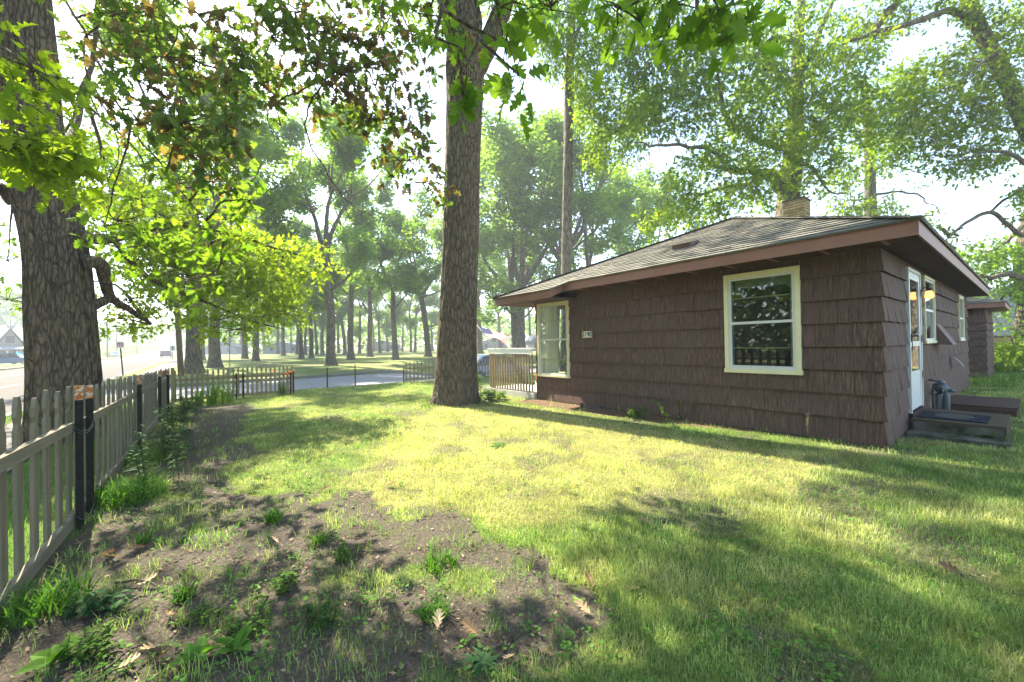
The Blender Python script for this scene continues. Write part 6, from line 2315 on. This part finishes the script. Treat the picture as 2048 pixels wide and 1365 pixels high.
# low wooden-fence park sign and flags across the road
for q, (x, y, col, lab) in enumerate((((21, 713, (.55, .08, .08)), 0, 0, 0), ((40, 710, (.05, .33, .62)), 0, 0, 0))):
    xx, yy, cc_ = x
    d = 60
    t = thing('flag', ['small red and white striped flag in front of the gabled house across the road', 'small blue flag in front of the gabled house across the road'][q], 'flag', tuple(at(xx, 722, d)))
    a = Acc()
    a.tube([at(xx + 8 - q * 2, 728, d), at(xx - 8 + q * 2, 702, d)], .03, 6)
    a.build('flag_pole', M_wht, t)
    a = Acc()
    nu, nv = 14, 9
    o, u_, v_ = at(xx - 8, 706 - 2 * q, d), (at(xx + 8, 712 - 3 * q, d) - at(xx - 8, 706 - 2 * q, d)), (at(xx - 4, 717, d) - at(xx - 8, 706, d))
    for i in range(nu - 1):
        for j in range(nv - 1):
            P4 = [o + u_ * (ii / (nu - 1)) + v_ * (jj / (nv - 1)) + Fw * .12 * math.sin(ii * .9) for ii, jj in ((i, j), (i + 1, j), (i + 1, j + 1), (i, j + 1))]
            if q == 0:
                c_ = cc_ if j % 2 == 0 else (.78, .78, .76)
                if i < 5 and j < 4:
                    c_ = (.06, .08, .2)
            else:
                c_ = cc_ if not (4 < i < 9 and 2 < j < 6) else (.6, .7, .75)
            a.add(P4, [(0, 1, 2, 3)], col=c_)
    a.build('cloth', M_cloth, t)


# ------------------------------------------------------------------ cars
def car(label, loc, rz, paint, suv, group=None):
    t = thing('parked_car' if not suv else 'car', label, 'car', (0, 0, 0), group)
    L, W, Hh = (4.7, 1.86, 1.68) if suv else (4.6, 1.8, 1.43)
    sh = .98 if suv else .92
    lower = [(-L / 2, .32), (-L / 2 + .04, .72), (-L / 2 + .1, sh), (L / 2 - 1.15, sh), (L / 2 - .12, .74), (L / 2, .55), (L / 2 - .03, .30)]
    for cx in (L / 2 - .85, -L / 2 + .85):
        tt = np.linspace(math.pi, 0, 8) if False else np.linspace(0, math.pi, 8)
        lower += [(cx + .37 * math.cos(u), .30 + .37 * math.sin(u)) for u in tt]
    a = Acc()
    a.prism([(x, -W / 2, z) for x, z in lower], (0, W, 0))
    body = a.build('body', paint, t)
    cab = [(-L / 2 + (.12 if suv else .55), sh), (-L / 2 + (.35 if suv else 1.15), Hh - .08), (-L / 2 + (.6 if suv else 1.5), Hh - .01), (.35, Hh - .0), (.75, Hh - .1), (L / 2 - 1.2, sh)]
    a = Acc()
    n = len(cab)
    i0 = [(x, -W / 2 + .05 + .16 * (z - sh) / (Hh - sh), z) for x, z in cab]
    i1 = [(x, -y, z) for x, y, z in i0]
    a.add(i0 + i1, [(k, (k + 1) % n, n + (k + 1) % n, n + k) for k in range(n)])
    a.p.append(np.arange(n))
    a.p.append(np.arange(n)[::-1] + n)
    a.build('window_glass', M_pane, t)
    a = Acc()
    rp = [q for q in cab if q[1] > Hh - .12]
    rp = [(x, z + .012) for x, z in rp]
    a.prism([(x, -W / 2 + .2, z) for x, z in rp] + [(x, -W / 2 + .2, z - .05) for x, z in rp[::-1]], (0, W - .4, 0))
    for (p, q) in ((0, 1), (4, 5), (3, 3)):
        for s in (-1, 1):
            if p == q:
                a.bar((.1, s * (W / 2 - .045), sh), (.12, s * (W / 2 - .2), Hh - .03), .07, .04, (1, 0, 0))
                continue
            A_, B_ = cab[p], cab[q]
            f = lambda z: s * (W / 2 - .04 - .16 * (z - sh) / (Hh - sh))
            a.bar((A_[0], f(A_[1]), A_[1]), (B_[0], f(B_[1]), B_[1] + .02), .07, .07, (1, 0, 0))
    a.build('roof', paint, t)
    for cx in (L / 2 - .85, -L / 2 + .85):
        for s in (-1, 1):
            a = Acc()
            a.lathe([(.22, -.1), (.31, -.1), (.335, -.07), (.335, .07), (.31, .1), (.22, .1)], (cx, s * (W / 2 - .1), .33), (0, 1, 0), 24)
            w = a.build('wheel', m_tyre, t, True)
            a = Acc()
            a.lathe([(.0, -.085), (.215, -.09), (.215, .09), (.0, .085)], (cx, s * (W / 2 - .1), .33), (0, 1, 0), 16)
            a.build('rim', m_rim, w)
    for s in (-1, 1):
        a = Acc()
        a.box((-L / 2 - .012, s * (W / 2 - .2) - .13, .74), (-L / 2 + .1, s * (W / 2 - .2) + .13, sh + (.22 if suv else -.04)))
        a.build('taillight', m_red, t)
        a = Acc()
        a.box((L / 2 - .18, s * (W / 2 - .3) - .2, .58), (L / 2 - .02, s * (W / 2 - .3) + .2, .70))
        a.build('headlight', M_alu, t)
    a = Acc()
    a.box((-L / 2 - .06, -W / 2 + .04, .34), (-L / 2 + .03, W / 2 - .04, .6))
    a.build('bumper', m_tyre if suv else paint, t)
    a = Acc()
    a.box((-L / 2 - .07, -.26, .66), (-L / 2 - .005, .26, .8))
    a.build('licence_plate', M_white, t)
    t.location, t.rotation_euler = loc, (0, 0, rz)
    return t


m_tyre = m_plain('tyre_rubber', (.02, .02, .02), .8)
m_rim = m_plain('alloy_rim', (.4, .41, .42), .35, .5, .7)
m_red = m_plain('red_lens', (.45, .02, .02), .3, .5)
b = gnd(325, 718)
car('dark car with red tail lights driving away on the main road', (b[0] - .6, b[1] + 26, -.112), R(90), m_plain('black_car_paint', (.025, .027, .03), .25, .5), True)
c = at(978, 720, 22.5)
car('silver blue sedan parked on the side street beyond the brown picket fence', (c[0], c[1], -.555), R(8), m_plain('silver_blue_car_paint', (.36, .42, .50), .3, .5), False)
car('pale car parked far off beside the bushes left of the dark car', (-16.5, 150, 0), R(90), m_plain('white_car_paint', (.6, .62, .65), .3, .5), False, 'cars parked far across the main road')
car('blue car parked in front of the gabled house at the left edge', tuple(gnd(2, 733)[:2]) + (0,), R(40), m_plain('blue_car_paint', (.05, .14, .3), .3, .5), False, 'cars parked far across the main road')
rs = np.random.default_rng(67)
for q, (x, dd, rr, zz, cols, lab) in enumerate(((226, 110, 1.6, 1.2, LIME, 'yellow green bush beside the road, right of the big left trunk'), (255, 150, 3.4, 3.2, GREEN, 'round green roadside tree-like bush left of the far pole'), (265, 170, 3.0, 3.4, ((.10, .03, .03), (.16, .06, .05)), 'dark red-leaved bush across the road'),
                                                (290, 165, 4.0, 4, COOL, 'hazy green bush across the road above the dark car'), (215, 140, 3.4, 3.4, COOL, 'hazy bush across the road at the right edge of the big left trunk'))):
    b = at(x, 705, dd)
    b[2] = 0
    t, l, w = plant('shrub', lab, 'shrub', b, 'bushes across the main road')
    n = 150
    P = b + nrm(rs.normal(0, 1, (n, 3))) * rs.uniform(.3, 1, (n, 1)) ** .4 * np.array([rr, rr, zz * .5]) + (0, 0, zz * .5)
    sprays(l, w, P, P - b, .32, BROAD, 7, cols, rs)
    finish(t, l, w, M_leaf_far)

# ------------------------------------------------------------------ air, light, camera
hz = Acc()
hz.box((-250, -75, -1.7), (330, 480, 48))
m = Mt('hazy_air')
v = m.n('VolumePrincipled', {'Color': (.93, .97, 1.0, 1), 'Density': HAZE, 'Anisotropy': 0.0})
m.nt.links.new(v.outputs[0], m.out.inputs['Volume'])
tag(hz.build('haze', m.m), 'thin pale summer haze filling the air over the park', 'haze', kind='stuff')

w = bpy.data.worlds.new('World')
scene.world = w
w.use_nodes = True
nt = w.node_tree
bg = nt.nodes['Background']
sky = nt.nodes.new('ShaderNodeTexSky')
sky.sky_type = 'NISHITA'
sky.sun_disc = False
sd = -Vector(SUN).normalized()
sky.sun_elevation = math.asin(sd.z)
sky.sun_rotation = math.atan2(sd.x, sd.y)
sky.air_density, sky.dust_density, sky.ozone_density = AIR, DUST, 1.0
nt.links.new(sky.outputs[0], bg.inputs[0])
bg.inputs[1].default_value = SKY_S
sl = bpy.data.lights.new('sun', 'SUN')
sl.energy = SUN_E
sl.angle = R(.55)
sl.color = (1.0, .92, .78)
so = bpy.data.objects.new('sun', sl)
so.rotation_euler = Vector(SUN).to_track_quat('-Z', 'Y').to_euler()
so.location = (-20, 40, 60)
COL.objects.link(so)

cam = bpy.data.cameras.new('camera')
cam.sensor_width = 36
cam.lens = FP / 2048 * 36
cam.clip_start, cam.clip_end = .05, 3000
co = bpy.data.objects.new('camera', cam)
zc = -Vector(Fw * FP + Up * V0).normalized()
xc = Vector(Rt - ROLL * Up)
xc = (xc - zc * xc.dot(zc)).normalized()
yc = zc.cross(xc)
co.matrix_world = Matrix.Translation(EYE) @ Matrix((xc, yc, zc)).transposed().to_4x4()
COL.objects.link(co)
scene.camera = co
scene.view_settings.view_transform = 'Standard'
scene.view_settings.look = 'None'
scene.view_settings.gamma = 1
scene.view_settings.exposure = EXPO
scene.cycles.max_bounces = 8
scene.cycles.transparent_max_bounces = 12
scene.cycles.volume_bounces = 0
scene.cycles.use_denoising = True
